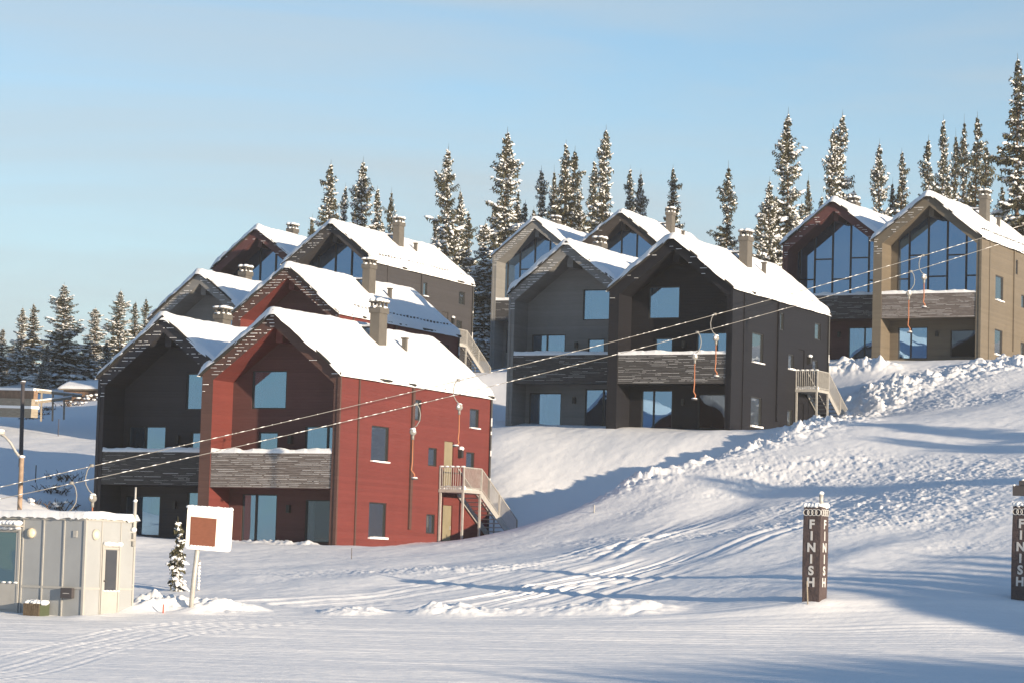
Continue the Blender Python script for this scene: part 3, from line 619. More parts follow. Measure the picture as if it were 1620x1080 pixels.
house('T6', 'beige wooden cabin with tall blue glazed gable at the right edge', 'beige', 'glazed', frame_snow=(.6, .0), balcony_snow=.7)

# ------------------------------------------------------------------ spruces
def spruce_meshes(i, Ht, rad, snowy, gap, droop, seed, step=.29):
    rd = random.Random(seed); cr, sn = MB(), MB()
    tr = MB(); nseg = 9; bend = [(rd.uniform(-.12, .12)*k/nseg, rd.uniform(-.12, .12)*k/nseg) for k in range(nseg+1)]
    def axis(z):
        t = max(0, min(1, z/Ht))*nseg; k = min(int(t), nseg-1); f = t-k
        return Vector((bend[k][0]*(1-f)+bend[k+1][0]*f, bend[k][1]*(1-f)+bend[k+1][1]*f, z))
    tr.tube([axis(Ht*k/nseg) for k in range(nseg+1)], [.012*Ht*(1-k/nseg)**.8+.012 for k in range(nseg+1)], 7)
    z = Ht*.05; lobes = [(rd.uniform(0, 6.28), rd.uniform(0, Ht*.9), rd.uniform(.3, .6)) for _ in range(14)]
    ph = rd.uniform(0, 6)
    while z < Ht*.985:
        t = z/Ht; Lr = rad*(1.12*(1-t)**.70)*(.82+.22*math.sin(z*1.7+ph)+.12*math.sin(z*4.1+ph)) + .05
        if t > .96: Lr *= .7
        nb = int(6+5*(1-t)+rd.random()*2)
        a0 = rd.uniform(0, 6.28)
        for b_ in range(nb):
            a = a0+b_*6.283/nb+rd.uniform(-.4, .4)
            l = Lr*rd.uniform(.5, 1.25)*(1.3 if rd.random() < .10 else 1)
            for la, lz, ls in lobes:
                if abs(z-lz) < Ht*.04 and math.cos(a-la) > .2: l *= (1-ls) if ls < .5 else (.7+ls)
            if rd.random() < gap: continue
            zz = z+rd.uniform(-.15, .15); c = axis(zz)
            d = Vector((math.cos(a), math.sin(a), 0)); sdv = Vector((-d.y, d.x, 0))
            dr = droop*(1-t*1.25)-.12+rd.uniform(-.1, .15)
            def pt(q): return c + d*(l*q) + Vector((0, 0, -dr*l*q + .30*l*max(0, q-.55)))
            n = max(3, int(l/.17))
            for k in range(n):
                q0 = (k+.3)/n; p = pt(q0); wv = (.10+.26*l*(1-q0)**.7*min(1, q0*3+.3))*rd.uniform(.6, 1.3)
                for sg in (-1, 1):
                    if rd.random() < .15: continue
                    e = p + sdv*(sg*wv) + d*(wv*.7) + Vector((0, 0, -.25*wv-rd.uniform(0, .10)))
                    th = .055*rd.uniform(.7, 1.4)
                    cr.quad(p + d*th, p - d*th + Vector((0, 0, -.03)), e - d*th*.3 + Vector((0, 0, -.05)), e + d*th*.3)
                    if rd.random() < .7:
                        h_ = p+(e-p)*rd.uniform(.2, .95); hl = rd.uniform(.08, .24)
                        cr.quad(h_+d*.045, h_-d*.045, h_-d*.012+Vector((rd.uniform(-.06, .06), rd.uniform(-.06, .06), -hl)), h_+d*.012+Vector((0, 0, -hl)))
            e = pt(1.04); q = pt(.5); cr.quad(q+sdv*.09, q-sdv*.09, e-sdv*.015, e+sdv*.015)
            # snow lying on the branch: lumpy pads of very different sizes, some branches bare
            load = rd.random()
            if load > snowy: continue
            k = .30
            while k < 1.0:
                if rd.random() < .45+.4*snowy:
                    s_ = (.055+.10*rd.random()**1.6+.055*l)*(1.08-.45*t)
                    p = pt(k)+sdv*rd.uniform(-.22, .22)*l*(1-k*.6)
                    sn.blob(p+Vector((0, 0, s_*.10)), s_*rd.uniform(.9, 2.2), s_*rd.uniform(.6, 1.1), s_*rd.uniform(.30, .55), .34, 6, 4, rd, a, dr+rd.uniform(-.1, .25))
                k += rd.uniform(.14, .34)*max(.4, min(1, .7/l))
        z += step*(.7+.6*rd.random())*(1 if t < .8 else .7)
    top = axis(Ht); cr.tube([axis(Ht*.90), top+Vector((0, 0, .25))], [.05, .010], 5)
    for k in range(4):
        if rd.random() < snowy: sn.blob(axis(Ht*(.91+.022*k)), .07-.01*k, .07-.01*k, .07, .2, 6, 4, rd)
    return tr.mesh('trunk', BARK, True), cr.mesh('crown', NEEDLE), sn.mesh('crown_snow', TREESNOW, True)
VAR = [(15, 3.1, .74, .10, .42, 11), (15, 2.6, .58, .12, .46, 23), (15, 3.5, .70, .14, .38, 37), (15, 2.9, .30, .14, .42, 41), (15, 2.5, .84, .08, .50, 59), (15, 2.4, .42, .18, .46, 67)]
VM = [spruce_meshes(i, *v) for i, v in enumerate(VAR)]
TG = 'snow laden spruces behind the cabins'
def spruce(u, v, Y, wide, var, label, group=TG, pos=None, H=None):
    if pos is None: top = at(u, v, Y); x, y = top.x, top.y; z = gz(x, y)-.2; H = top.z-z
    else: x, y = pos; z = gz(x, y)-.2
    t = thing('spruce_tree', (x, y, z), label, 'tree', random.uniform(0, 6.28), group)
    sz = H/15; sx = wide*1.20/VAR[var][1]; t.scale = (sx, sx, sz)
    for nm, me in zip(('trunk', 'crown', 'crown_snow'), VM[var]):
        o = bpy.data.objects.new(nm, me); COL.objects.link(o); o.parent = t
    return t
TREES = [
 (4, 520, 232, 1.25, 1, 'bluish snowy spruce cut off by the left edge of the picture'),
 (36, 486, 236, 1.09, 0, 'slim pointed spruce, left one of a pair near the left edge'),
 (54, 481, 240, 1.25, 1, 'slim spruce, right and taller one of a pair near the left edge'),
 (75, 545, 228, 1.01, 0, 'short snowy spruce at the left foot of the broad left spruce'),
 (103, 449, 230, 2.26, 2, 'broad snow laden spruce, tallest of the group left of the black cabin'),
 (68, 572, 222, 0.94, 4, 'small snow covered spruce low between the left edge pair and the broad spruce'),
 (128, 560, 238, 1.33, 2, 'low spruce behind the right side of the broad left spruce'),
 (152, 487, 233, 1.56, 4, 'cone shaped spruce standing just right of the broad left spruce'),
 (190, 459, 236, 1.72, 2, 'wide spruce just left of the black cabin gable'),
 (214, 478, 242, 1.01, 5, 'narrow dark spruce touching the wide spruce by the black gable'),
 (231, 471, 244, 1.01, 3, 'narrow dark spruce rising right over the eave of the black gable'),
 (20, 545, 245, 1.33, 2, 'spruce half hidden behind the left edge pair'),
 (170, 540, 226, 1.09, 0, 'small snowy spruce in front of the wide spruce left of the black gable'),
 (494, 342, 238, 1.3, 3, 'small dark spruce left of the charcoal roof peak of the left cluster'),
 (523, 258, 240, 2.2, 1, 'tall spruce rising straight behind the peak of the charcoal roof'),
 (546, 293, 246, 1.1, 4, 'thin snowy spruce between the two tall spruces behind the charcoal roof'),
 (575, 253, 240, 2.2, 0, 'tall snow laden spruce behind the charcoal roof, left of its chimney'),
 (598, 298, 248, 1.5, 1, 'medium spruce touching the right side of the tall one by the charcoal roof chimney'),
 (620, 299, 250, 1.2, 3, 'dark narrow spruce directly above the big chimney of the charcoal roof'),
 (710, 232, 232, 2.2, 2, 'tall ragged spruce over the rear end of the charcoal roof'),
 (728, 300, 240, 1.6, 0, 'snowy spruce tight behind the right side of the tall ragged spruce'),
 (741, 333, 244, 1.5, 3, 'dark spruce at the right foot of the tall ragged spruce'),
 (690, 345, 246, 1.4, 1, 'low spruce at the left foot of the tall ragged spruce over the charcoal roof'),
 (767, 352, 226, 1.7, 4, 'pale heavily snowed spruce in the gap between the two clusters'),
 (803, 206, 232, 2.6, 0, 'tallest spruce over the tall grey cabin, very dense with snow'),
 (785, 320, 238, 1.8, 4, 'snowy spruce filling the left foot of the tallest spruce over the grey cabin'),
 (830, 320, 246, 1.6, 1, 'low spruce right behind the peak of the tall grey cabin'),
 (857, 267, 244, 1.5, 4, 'snowy medium spruce right of the tallest one over the grey cabin'),
 (877, 266, 254, 1.2, 3, 'thin dark spruce left of the twin topped pair behind the grey cabin chimney'),
 (896, 226, 242, 1.9, 1, 'dark left half of the twin spruces behind the grey cabin chimney'),
 (908, 236, 246, 2.0, 5, 'right half of the twin spruces behind the grey cabin chimney'),
 (918, 300, 238, 1.6, 0, 'lower snowy spruce to the right of the twin spruces'),
 (941, 254, 246, 1.7, 1, 'spruce leaning against the left side of the thin tall spire spruce'),
 (957, 203, 240, 1.9, 4, 'thin tall spire shaped spruce with snow clumps near the middle'),
 (997, 266, 248, 1.5, 1, 'left of the small pair of spruces above the dark brown gable'),
 (1014, 272, 246, 1.5, 0, 'right and snowier one of the small pair above the dark brown gable'),
 (1066, 265, 244, 1.9, 1, 'lone spruce left of the dark brown cabin chimney'),
 (1153, 259, 236, 1.9, 3, 'lone dark green spruce with open branches left of the black cabin chimney'),
 (1203, 336, 232, 1.6, 3, 'short dark spruce right of the black cabin chimney'),
 (1218, 284, 228, 1.7, 0, 'snowy spruce left of the giant one beside the dark red gable'),
 (1248, 176, 234, 2.4, 0, 'giant snow laden spruce left of the dark red gable'),
 (1268, 320, 240, 1.7, 4, 'snowy spruce at the right foot of the giant one left of the dark red gable'),
 (1279, 279, 250, 1.1, 3, 'thin dark spruce between the giant spruce and the double topped one'),
 (1318, 200, 236, 1.7, 0, 'left and lower top of the double spruce over the dark red gable'),
 (1332, 179, 240, 1.9, 4, 'right and higher top of the double spruce over the dark red gable'),
 (1352, 300, 244, 1.5, 1, 'low spruce behind the right slope of the dark red roof'),
 (1392, 224, 238, 1.7, 0, 'open snowy spruce in the dip between the dark red and beige roofs'),
 (1412, 285, 246, 1.4, 3, 'short dark spruce in the dip between the dark red and beige roofs'),
 (1428, 239, 240, 1.6, 1, 'medium spruce left of the beige roof peak'),
 (1469, 219, 246, 1.8, 5, 'bare topped dark spruce right behind the beige roof peak'),
 (1493, 188, 242, 1.5, 1, 'gappy thin spruce standing right of the beige roof peak'),
 (1512, 208, 250, 1.3, 3, 'dark spruce, leftmost of the tight dark clump by the beige chimney'),
 (1526, 186, 248, 1.5, 3, 'dark spruce, middle of the tight dark clump by the beige chimney'),
 (1546, 182, 244, 1.9, 5, 'dark broad spruce, tallest of the tight clump by the beige chimney'),
 (1560, 225, 250, 1.9, 3, 'dark spruce on the right side of the tight clump above the beige chimney'),
 (1500, 270, 238, 1.6, 0, 'snowier low spruce in front of the tight dark clump by the beige chimney'),
 (1585, 290, 240, 1.6, 3, 'dark low spruce between the beige chimney and the right edge giant'),
 (1612, 92, 205, 2.6, 1, 'giant spruce at the right edge of the picture, taller than all others')]
for u, v, Y, wd, var, lab in TREES: spruce(u, v, Y, wd, var, lab)
for k in range(14):   # more of the same wood further back, seen low between the others
    spruce(*[(17, 560, 262), (92, 520, 262), (140, 545, 258), (205, 540, 262), (535, 335, 262), (560, 330, 266), (605, 350, 262), (820, 300, 262), (845, 330, 266), (885, 310, 262), (950, 310, 264), (1230, 330, 262), (1300, 310, 264), (1535, 280, 264)][k],
           1.7, (1, 3, 5)[k % 3], 'dim spruce half hidden behind the front row of spruces', 'spruces of the rear row, half hidden')

# ------------------------------------------------------------------ the wood beside the piste, right of the picture: it throws the long shadows
WOOD = [(64.5+1.6*k+(j*7 % 5)*.3, 16.5-2.3*j-(k*37 % 11)*.08, 11.3+(k*53 % 7)*.12+.25*j, 2.4) for j in range(5) for k in range(10)]
WOOD += [(55.5, 16.2, 11.2, 1.6), (58, 16, 11.3, 1.7), (60.5, 15.9, 11.4, 1.9), (62.8, 16, 11.4, 2.1)]
WOOD += [(49+.85*k+1.3*j, 49.5+1.15*k-1.3*j, 9.5+(k*17 % 5)*.15+.25*j, 2.4) for j in range(5) for k in range(9)]
WOOD += [(42, 96, 9, 2.1), (47, 90, 11, 2.2), (50, 103, 10, 2.2), (45, 112, 9, 2), (52, 84, 12, 2.3), (40, 118, 8, 1.9), (56, 96, 12, 2.3)]
for x, y, h, wd in WOOD:
    spruce(0, 0, 0, wd, (0, 1, 2)[int(x) % 3], 'snowy spruce beyond the right side of the piste', 'spruces beside the piste', (x, y), h)

# ------------------------------------------------------------------ smaller things
def ground_hit(u, v, Y0=60, Y1=250):
    Ys = np.arange(Y0, Y1, .25); d = at(u, v, 1.0); P = Ys[:, None]*np.array(tuple(d))
    below = P[:, 2] <= height(P[:, 0], P[:, 1]); i = int(np.argmax(below)) if below.any() else len(Ys)-1
    return Vector(P[i])
PX = lambda Y: Y/F       # metres per photo pixel at that depth

# site cabin of white panels, left corner of the picture
c = at(130, 973, 85); cab = thing('site_cabin', (c.x, c.y, -1.52), 'white panelled flat roofed site cabin with snow on its roof at the left edge', 'cabin', R(-28))
Hc = 3.03; m = MB(); m.box(-7, 0, 0, 2.53, -.1, Hc); m.build('wall', PANEL, cab)
m = MB()
for x in (-6.6, -5.2, -3.6, -2.3, -1.53, -.77): m.box(x-.022, x+.022, -.03, -.001, 0, Hc-.02)
m.box(-.05, .03, -.03, .05, -.02, Hc-.02); m.box(.001, .03, 2.46, 2.54, 0, Hc-.02)
for y in (.81, 1.78): m.box(.001, .024, y-.02, y+.02, 0, Hc-.02)
m.box(-2.27, -.052, -.026, -.001, .86, .93); m.box(.001, .022, .052, .788, .86, .92); m.box(.001, .022, 1.802, 2.458, .86, .92); m.box(-7, .02, -.045, .02, Hc-.12, Hc+.02) ; m.box(.001, .04, .052, 2.54, Hc-.12, Hc+.015)
m.build('panel_trim', TRIMWHITE, cab)
m = MB(); N1, N2 = 90, 40; xs = np.linspace(-7.1, .12, N1+1); ys = np.linspace(-.12, 2.63, N2+1); A1, B1 = np.meshgrid(xs, ys)
ed = np.minimum(np.minimum(A1-xs[0], xs[-1]-A1), np.minimum(B1-ys[0], ys[-1]-B1)); pf = np.sqrt(np.clip(1-(1-np.clip(ed/.16, 0, 1))**2, 0, 1))
zz = Hc+.03 + (.12+.05*fbm(A1*1.2, B1*1.2, 3, 3))*pf - (ed < .02)*(.07+.09*np.abs(fbm(A1*5, B1*5, 2, 8)))
m.v = [tuple(p) for p in np.stack([A1, B1, zz], -1).reshape(-1, 3)]
for i in range(N2):
    for j in range(N1): a = i*(N1+1)+j; m.f.append((a, a+1, a+N1+2, a+N1+1))
m.build('roof_snow', SNOW, cab, True)
def framed(parent, face, a0, a1, z0, z1, g0, gz1, name='door'):
    """door leaf with a frame, a glazed upper light and a handle; face 'y' = long side, 'x' = end"""
    def bx(mb, p0, p1, q0, q1, d0, d1): return mb.box(p0, p1, -d1, -d0, q0, q1) if face == 'y' else mb.box(d0, d1, p0, p1, q0, q1)
    m = MB(); bx(m, a0, a0+.07, z0, z1, .001, .05); bx(m, a1-.07, a1, z0, z1, .001, .05); bx(m, a0+.07, a1-.07, z1-.07, z1, .001, .05); bx(m, a0+.07, a1-.07, z0, z0+.07, .001, .05)
    bx(m, a0+.08, a1-.08, z0+.08, g0-.02, .001, .035); bx(m, a0+.08, a0+.16, g0, gz1, .001, .035); bx(m, a1-.16, a1-.08, g0, gz1, .001, .035); bx(m, a0+.08, a1-.08, gz1+.02, z1-.08, .001, .035)
    d = m.build(name, TRIMWHITE, parent)
    m = MB(); bx(m, a0+.162, a1-.162, g0, gz1, .004, .022); m.build('pane', CABGLASS if face == 'y' else ENDGLASS, d)
    m = MB(); bx(m, a0+.10, a0+.20, (z0+z1)/2-.02, (z0+z1)/2+.02, .036, .09); m.build('handle', DARKMETAL, d)
    m = MB()
    for i in range(5): p = a0+.1+(a1-a0-.2)*i/4; q = MB(); m.blob((p, -.07, z1+.02) if face == 'y' else (.07, p, z1+.02), .12, .10, .05+.03*random.random(), .2); m.blob((p, -.06, g0) if face == 'y' else (.05, p, g0), .09, .04, .03, .3)
    m.build('ledge_snow', SNOW, d, True)
CABGLASS = glass('cabin_glass', (.35, .50, .58), .45, (.02, .05, .06)); ENDGLASS = glass('end_glass', (.30, .30, .31), .25, (.06, .065, .075))
framed(cab, 'x', .845, 1.76, .03, 2.22, .83, 2.06); framed(cab, 'y', -3.5, -2.38, .10, 2.62, 1.0, 2.5)
for nm, (x, y), ax in (('round_lamp', (-1.98, -.001), 'y'), ('round_lamp', (.001, .47), 'x')):
    m = MB(); d = (0, -1, 0) if ax == 'y' else (1, 0, 0); p = Vector((x, y, 2.50)); d = Vector(d)
    m.tube([p, p+d*.06, p+d*.11, p+d*.13], [.15, .15, .11, .02], 16); o = m.build(nm, CREAM, cab, True)
    m = MB(); m.tube([p+d*.001, p+d*.05], .165, 16); m.build('lamp_ring', STEEL, o)
m = MB(); m.box(-.44, -.30, -.03, -.001, 2.40, 2.60); m.build('vent', STEEL, cab)
m = MB(); m.box(-.72, -.30, -.16, -.03, .58, .89); o = m.build('meter_box', SLATE, cab, bevel=.01); m = MB(); m.box(-.63, -.40, -.164, -.161, .72, .735); m.build('plate_mark', LETTER, o)
m = MB(); m.box(-3.0, -2.3, -.40, -.03, 2.68, 2.72); o = m.build('door_canopy', STEEL, cab)
m = MB()
for i in range(5): m.blob((-2.92+.14*i, -.22, 2.78), .13, .2, .09, .15)
m.build('canopy_snow', SNOW, o, True)
m = MB(); m.box(.03, .12, 1.93, 2.07, -.02, .20); m.build('socket_box', STEEL, cab, bevel=.01)
def on_cab(x, y, z): a = R(-28); return Vector((c.x+math.cos(a)*x-math.sin(a)*y, c.y+math.sin(a)*x+math.cos(a)*y, -1.52+z))
t = thing('slatted_bin', on_cab(-1.36, -.35, 0), 'low brown slatted bin with snow on top, standing by the white site cabin', 'bin', R(-28))
m = MB(); m.box(-.38, .22, -.22, .25, -.05, .40); m.build('body', BINGREEN, t)
m = MB()
for i in range(8): m.box(-.38+.076*i, -.38+.076*i+.06, -.245, -.222, .0, .40)
m.build('slats', BINWOOD, t); m = MB()
for i in range(9): m.blob((-.3+.07*i, random.uniform(-.1, .1), .43), .13, .16, .06+.03*random.random(), .2)
m.build('snow_cap', SNOW, t, True)
t = thing('antenna_mast', on_cab(.06, 2.38, 0), 'thin white frosted mast rising above the right corner of the site cabin', 'mast')
m = MB(); m.tube([(0, 0, 2.2), (0, 0, 3.55)], .055, 10); m.tube([(0, 0, 3.55), (0, 0, 4.0)], .03, 8); m.build('pole', TRIMWHITE, t, True)
m = MB(); m.box(-.10, .06, -.06, .06, 2.35, 2.42); m.box(-.10, .06, -.06, .06, 2.6, 2.66); m.build('bracket', STEEL, t)
m = MB(); m.blob((0, 0, 3.58), .07, .07, .06); m.blob((0, -.03, 2.70), .09, .09, .08); m.build('frost', SNOW, t, True)

# white board on a leaning post
Y = 87.0; b0 = at(300, 972, Y); t = thing('board_sign', b0, 'square white board with a red brown panel on a leaning grey post', 'sign')
def loc(u, v, dy=0.0): p = at(u, v, Y)-b0; return Vector((p.x, p.y+dy, p.z))
m = MB(); m.tube([loc(299, 985, .12), loc(306, 915, .12), loc(318, 815, .12)], .075, 12); m.build('post', STEEL, t, True)
TL, TR, BR, BL = (297, 800), (369, 805), (365, 873), (293, 867); pts = []
cs = [Vector(q) for q in (TL, TR, BR, BL)]
for i in range(4):
    p, a, b_ = cs[i], cs[i-1], cs[(i+1) % 4]; d1 = (a-p).normalized()*6; d2 = (b_-p).normalized()*6
    for k in range(5): s_ = k/4; q = p + d1*(1-s_)**2 + d2*s_**2; pts.append(q)
n = len(pts); m = MB(); fr = [loc(q.x, q.y) for q in pts]; bk = [loc(q.x, q.y, .07) for q in pts]
m.add(fr+bk, [tuple(reversed(range(n))), tuple(range(n, 2*n))]+[(i, (i+1) % n, n+(i+1) % n, n+i) for i in range(n)]); bo = m.build('board', SIGNWHITE, t)
q = [(302, 816), (343, 820), (340, 864), (300, 861)]; m = MB(); fr = [loc(*p, -.012) for p in q]; bk = [loc(*p, -.002) for p in q]
m.add(fr+bk, [(3,2,1,0), (0,1,5,4), (1,2,6,5), (2,3,7,6), (3,0,4,7)]); m.build('red_panel', SIGNRED, bo)
m = MB()
for i in range(14): m.blob(loc(299+i*5.1, 800.5+i*.36, .03), .09, .075, .045+.02*random.random(), .15)
for i in range(8): m.blob(loc(303+i*5, 862.5+i*.4, -.02), .06, .03, .03, .3)
m.build('snow_edge', SNOW, bo, True)

# finish pads
def lettering(word, size, spacing):
    """one mesh of upright letters stacked downwards, lying in x-z facing -y"""
    mb = MB()
    for i, ch in enumerate(word):
        cu = bpy.data.curves.new('letters', 'FONT'); cu.body = ch; cu.size = size*1.38; cu.align_x = 'CENTER'; cu.extrude = .004; cu.offset = .014
        o = bpy.data.objects.new('letters', cu); COL.objects.link(o); dg = bpy.context.evaluated_depsgraph_get(); me = bpy.data.meshes.new_from_object(o.evaluated_get(dg))
        mb.add([(v.co.x, -v.co.z, v.co.y-i*spacing) for v in me.vertices], [tuple(p.vertices) for p in me.polygons]); bpy.data.objects.remove(o); bpy.data.meshes.remove(me)
    return mb
def rings(r, n=4):
    mb = MB()
    for k in range(n):
        cx = (k-(n-1)/2)*r*1.42; pts = [(cx+r*math.cos(a), -.004-.002*(k % 2), r*math.sin(a)) for a in np.linspace(0, 2*math.pi, 29)]; mb.tube(pts, .013, 6, cap=False)
    return mb
def pad(u, v, Y, label, stub=True, lean=0.0):
    p = at(u, v, Y); t = thing('finish_pad', (p.x, p.y, p.z), label, 'finish marker', R(-24), 'brown finish pads on the slope'); t.rotation_euler[1] = lean; t.rotation_euler[2] = R(-30 if u < 1400 else -33)
    wd, h = .57, 2.82; m = MB(); N = 14
    # soft padded column with slightly bulging sides
    prof = [0, .05, .12, .3, .5, .7, .88, .95, 1]
    for side in range(1):
        ring = lambda k: [(-wd+e, -0+e2, 0) for e, e2 in ()]
    zs = [-.35, 0, .3, .8, 1.4, 2.0, 2.5, h-.05, h]; bul = [0, 0, .004, .010, .012, .010, .004, .0, -.03]
    V = []
    for z, b_ in zip(zs, bul): V += [(-wd-b_, -b_, z), (b_, -b_, z), (b_, wd+b_, z), (-wd-b_, wd+b_, z)]
    Fs = [tuple(reversed(range(4))), tuple(range((len(zs)-1)*4, len(zs)*4))]
    for i in range(len(zs)-1):
        for k in range(4): k2 = (k+1) % 4; Fs.append((i*4+k, i*4+k2, i*4+4+k2, i*4+4+k))
    m.add(V, Fs); body = m.build('padding', PAD, t, bevel=.012)
    z0 = h-.70
    lf = lettering('FINISH', .27, .352); lf.v = [(x-wd/2, y-.017, z+z0) for x, y, z in lf.v]; lf.build('finish_lettering', LETTER, t)
    rg = rings(.092); rg.v = [(x-wd/2, y-.012, z+h-.22) for x, y, z in rg.v]; rg.build('ring_emblem', LETTER, t, True)
    lf = lettering('FINISH', .27, .352); lf.v = [(.017-y, x+wd/2, z+z0) for x, y, z in lf.v]; lf.build('finish_lettering', LETTER, t)
    rg = rings(.092); rg.v = [(.012-y, x+wd/2, z+h-.22) for x, y, z in rg.v]; rg.build('ring_emblem', LETTER, t, True)
    m = MB(); rd = random.Random(int(u))
    for i in range(5):
        for j in range(5): m.blob((-wd+.04+i*.122, .03+j*.125, h+.0), .10, .10, .05+.05*rd.random(), .2, rnd=rd)
    m.build('snow_cap', SNOW, t, True)
    if stub:
        m = MB(); m.tube([(-.12, .28, h-.05), (-.12, .28, h+.36)], .065, 10); po = m.build('core_post', STEEL, t, True); m = MB(); m.blob((-.12, .28, h+.38), .085, .085, .06); m.build('post_snow', SNOW, po, True)
    return t, p
pad(1296, 946, 86.5, 'whole brown finish pad with white letters and a snowy post stub on top')
t2, p2 = pad(1627, 945, 86.5, 'brown finish pad cut off by the right edge, under a dark board', False, R(.6))
t = thing('timing_board', (p2.x, p2.y+.5, p2.z), 'dark board on a post above the finish pad at the right edge', 'board', R(-24))
m = MB(); m.box(-.42, .9, -.10, .06, 3.10, 3.42); m.box(-.22, .9, -.14, .10, 3.422, 3.56); m.build('board', SLATE, t, bevel=.01); m = MB(); m.tube([(.2, .02, -.3), (.2, .02, 3.1)], .05); m.build('post', STEEL, t)
m = MB(); [m.blob((-.1+.1*i, 0, 3.57), .09, .10, .05, .2) for i in range(10)]; m.blob((-.38, -.08, 3.42), .05, .05, .03); m.build('snow_cap', SNOW, t, True)

# stakes
def stake(u, v, H, r, m_, label, cat='stake', snow=False, lean=0.0, p=None):
    p = p or ground_hit(u, v); t = thing('marker_stake', p, label, cat); h = H*PX(p.y); q = MB(); q.tube([(0, 0, -.3), (lean*h, 0, h)], r, 6); q.build('stick', m_, t)
    if snow:
        q = MB(); k = 0
        while k < 8: q.blob((lean*h*k/8-.01, 0, h*(.1+.9*k/8)), r*1.9, r*1.9, h*.06, .3); k += 1
        q.build('frost', SNOW, t, True)
stake(258, 969, 14, .022, REDSTICK, 'short red stake in the snow bank between site cabin and white board')
stake(314, 934, 48, .03, TIMBER, 'frosted white stake just right of the leaning sign post', snow=True)
q_ = at(1279, 941, 86.42); stake(0, 0, 36, .022, TIMBER, 'thin yellowish stick leaning on the front of the whole finish pad', lean=-.08, p=Vector((q_.x, q_.y, gz(q_.x, q_.y))))
stake(556, 884, 18, .012, TWIG, 'thin stake in the snow below the right corner of the front red cabin')
stake(940, 812, 14, .03, TRIMWHITE, 'small pale stake on the ridge right of the front red cabin stair')
stake(92, 690, 28, .025, SLATE, 'thin dark stake high on the blue slope left of the black cabin')
stake(56, 763, 28, .03, SLATE, 'thin dark stake on the slope between lamp post and black cabin')

# small snowed spruce beside the sign
p = ground_hit(279, 934); p.z -= .1
t = thing('spruce_sapling', p, 'small sparse snow covered spruce sapling left of the white board', 'tree')
vm = spruce_meshes(9, 2.9, .62, .9, .30, .45, 99, .20); k = 113*PX(p.y)/2.9; t.scale = (k*.72, k*.72, k)
for nm, me in zip(('trunk', 'crown', 'crown_snow'), vm): o = bpy.data.objects.new(nm, me); COL.objects.link(o); o.parent = t

# lift cables and hangers
def cabY(u, low): return 95.9 + .0337*(u-140) - (1.3 if low else 0)
UP = [(-260, 830), (0, 768), (210, 724), (420, 674), (774, 589), (940, 547), (1080, 512), (1200, 480), (1360, 434), (1553, 377), (1700, 330), (1900, 264)]
LO = [(-260, 842), (0, 788), (300, 722), (420, 696), (540, 670), (804, 603), (940, 567), (1080, 533), (1200, 501), (1360, 455), (1620, 374), (1760, 326), (1900, 276)]
def smooth_pts(P):
    u = np.array([p[0] for p in P], float); v = np.array([p[1] for p in P], float); co = np.polyfit((u-800)/1000, v, 4); U = np.linspace(u[0], u[-1], 150); return [(a, float(np.polyval(co, (a-800)/1000))) for a in U], co
def rnd_tube(pts, r, name, m_, par): q = MB(); q.tube(pts, r, 6); return q.build(name, m_, par)
for P, low, nm in ((UP, False, 'upper of the two frosted lift cables crossing the picture'), (LO, True, 'lower of the two frosted lift cables crossing the picture')):
    pts, co = smooth_pts(P); p0 = at(*pts[0], cabY(pts[0][0], low)); t = thing('lift_cable', p0, nm, 'cable')
    W3 = [at(u, v, cabY(u, low))-p0 for u, v in pts]; rnd_tube(W3, .0125, 'rope', ROPE, t)
    q = MB(); rd = random.Random(4+low); i = 0.0
    def on(s): k = min(int(s), len(W3)-2); return W3[k].lerp(W3[k+1], s-k)
    while i < len(W3)-2:
        l = rd.uniform(.05, .7); j = min(i+l, len(W3)-1.01); n = 4
        q.tube([on(i+(j-i)*k/n)+Vector((0, 0, .006)) for k in range(n+1)], [.009]+[rd.uniform(.0115, .016) for _ in range(n-1)]+[.009], 5); i = j+rd.uniform(.1, 1.0)*rd.choice((.5, 1, 3))
    f = q.build('rope_frost', SNOW, t, True); f['kind'] = 'stuff'
BOXGREY = mat('worn_grey_metal', (.23, .225, .215), 0.5, 0.4)
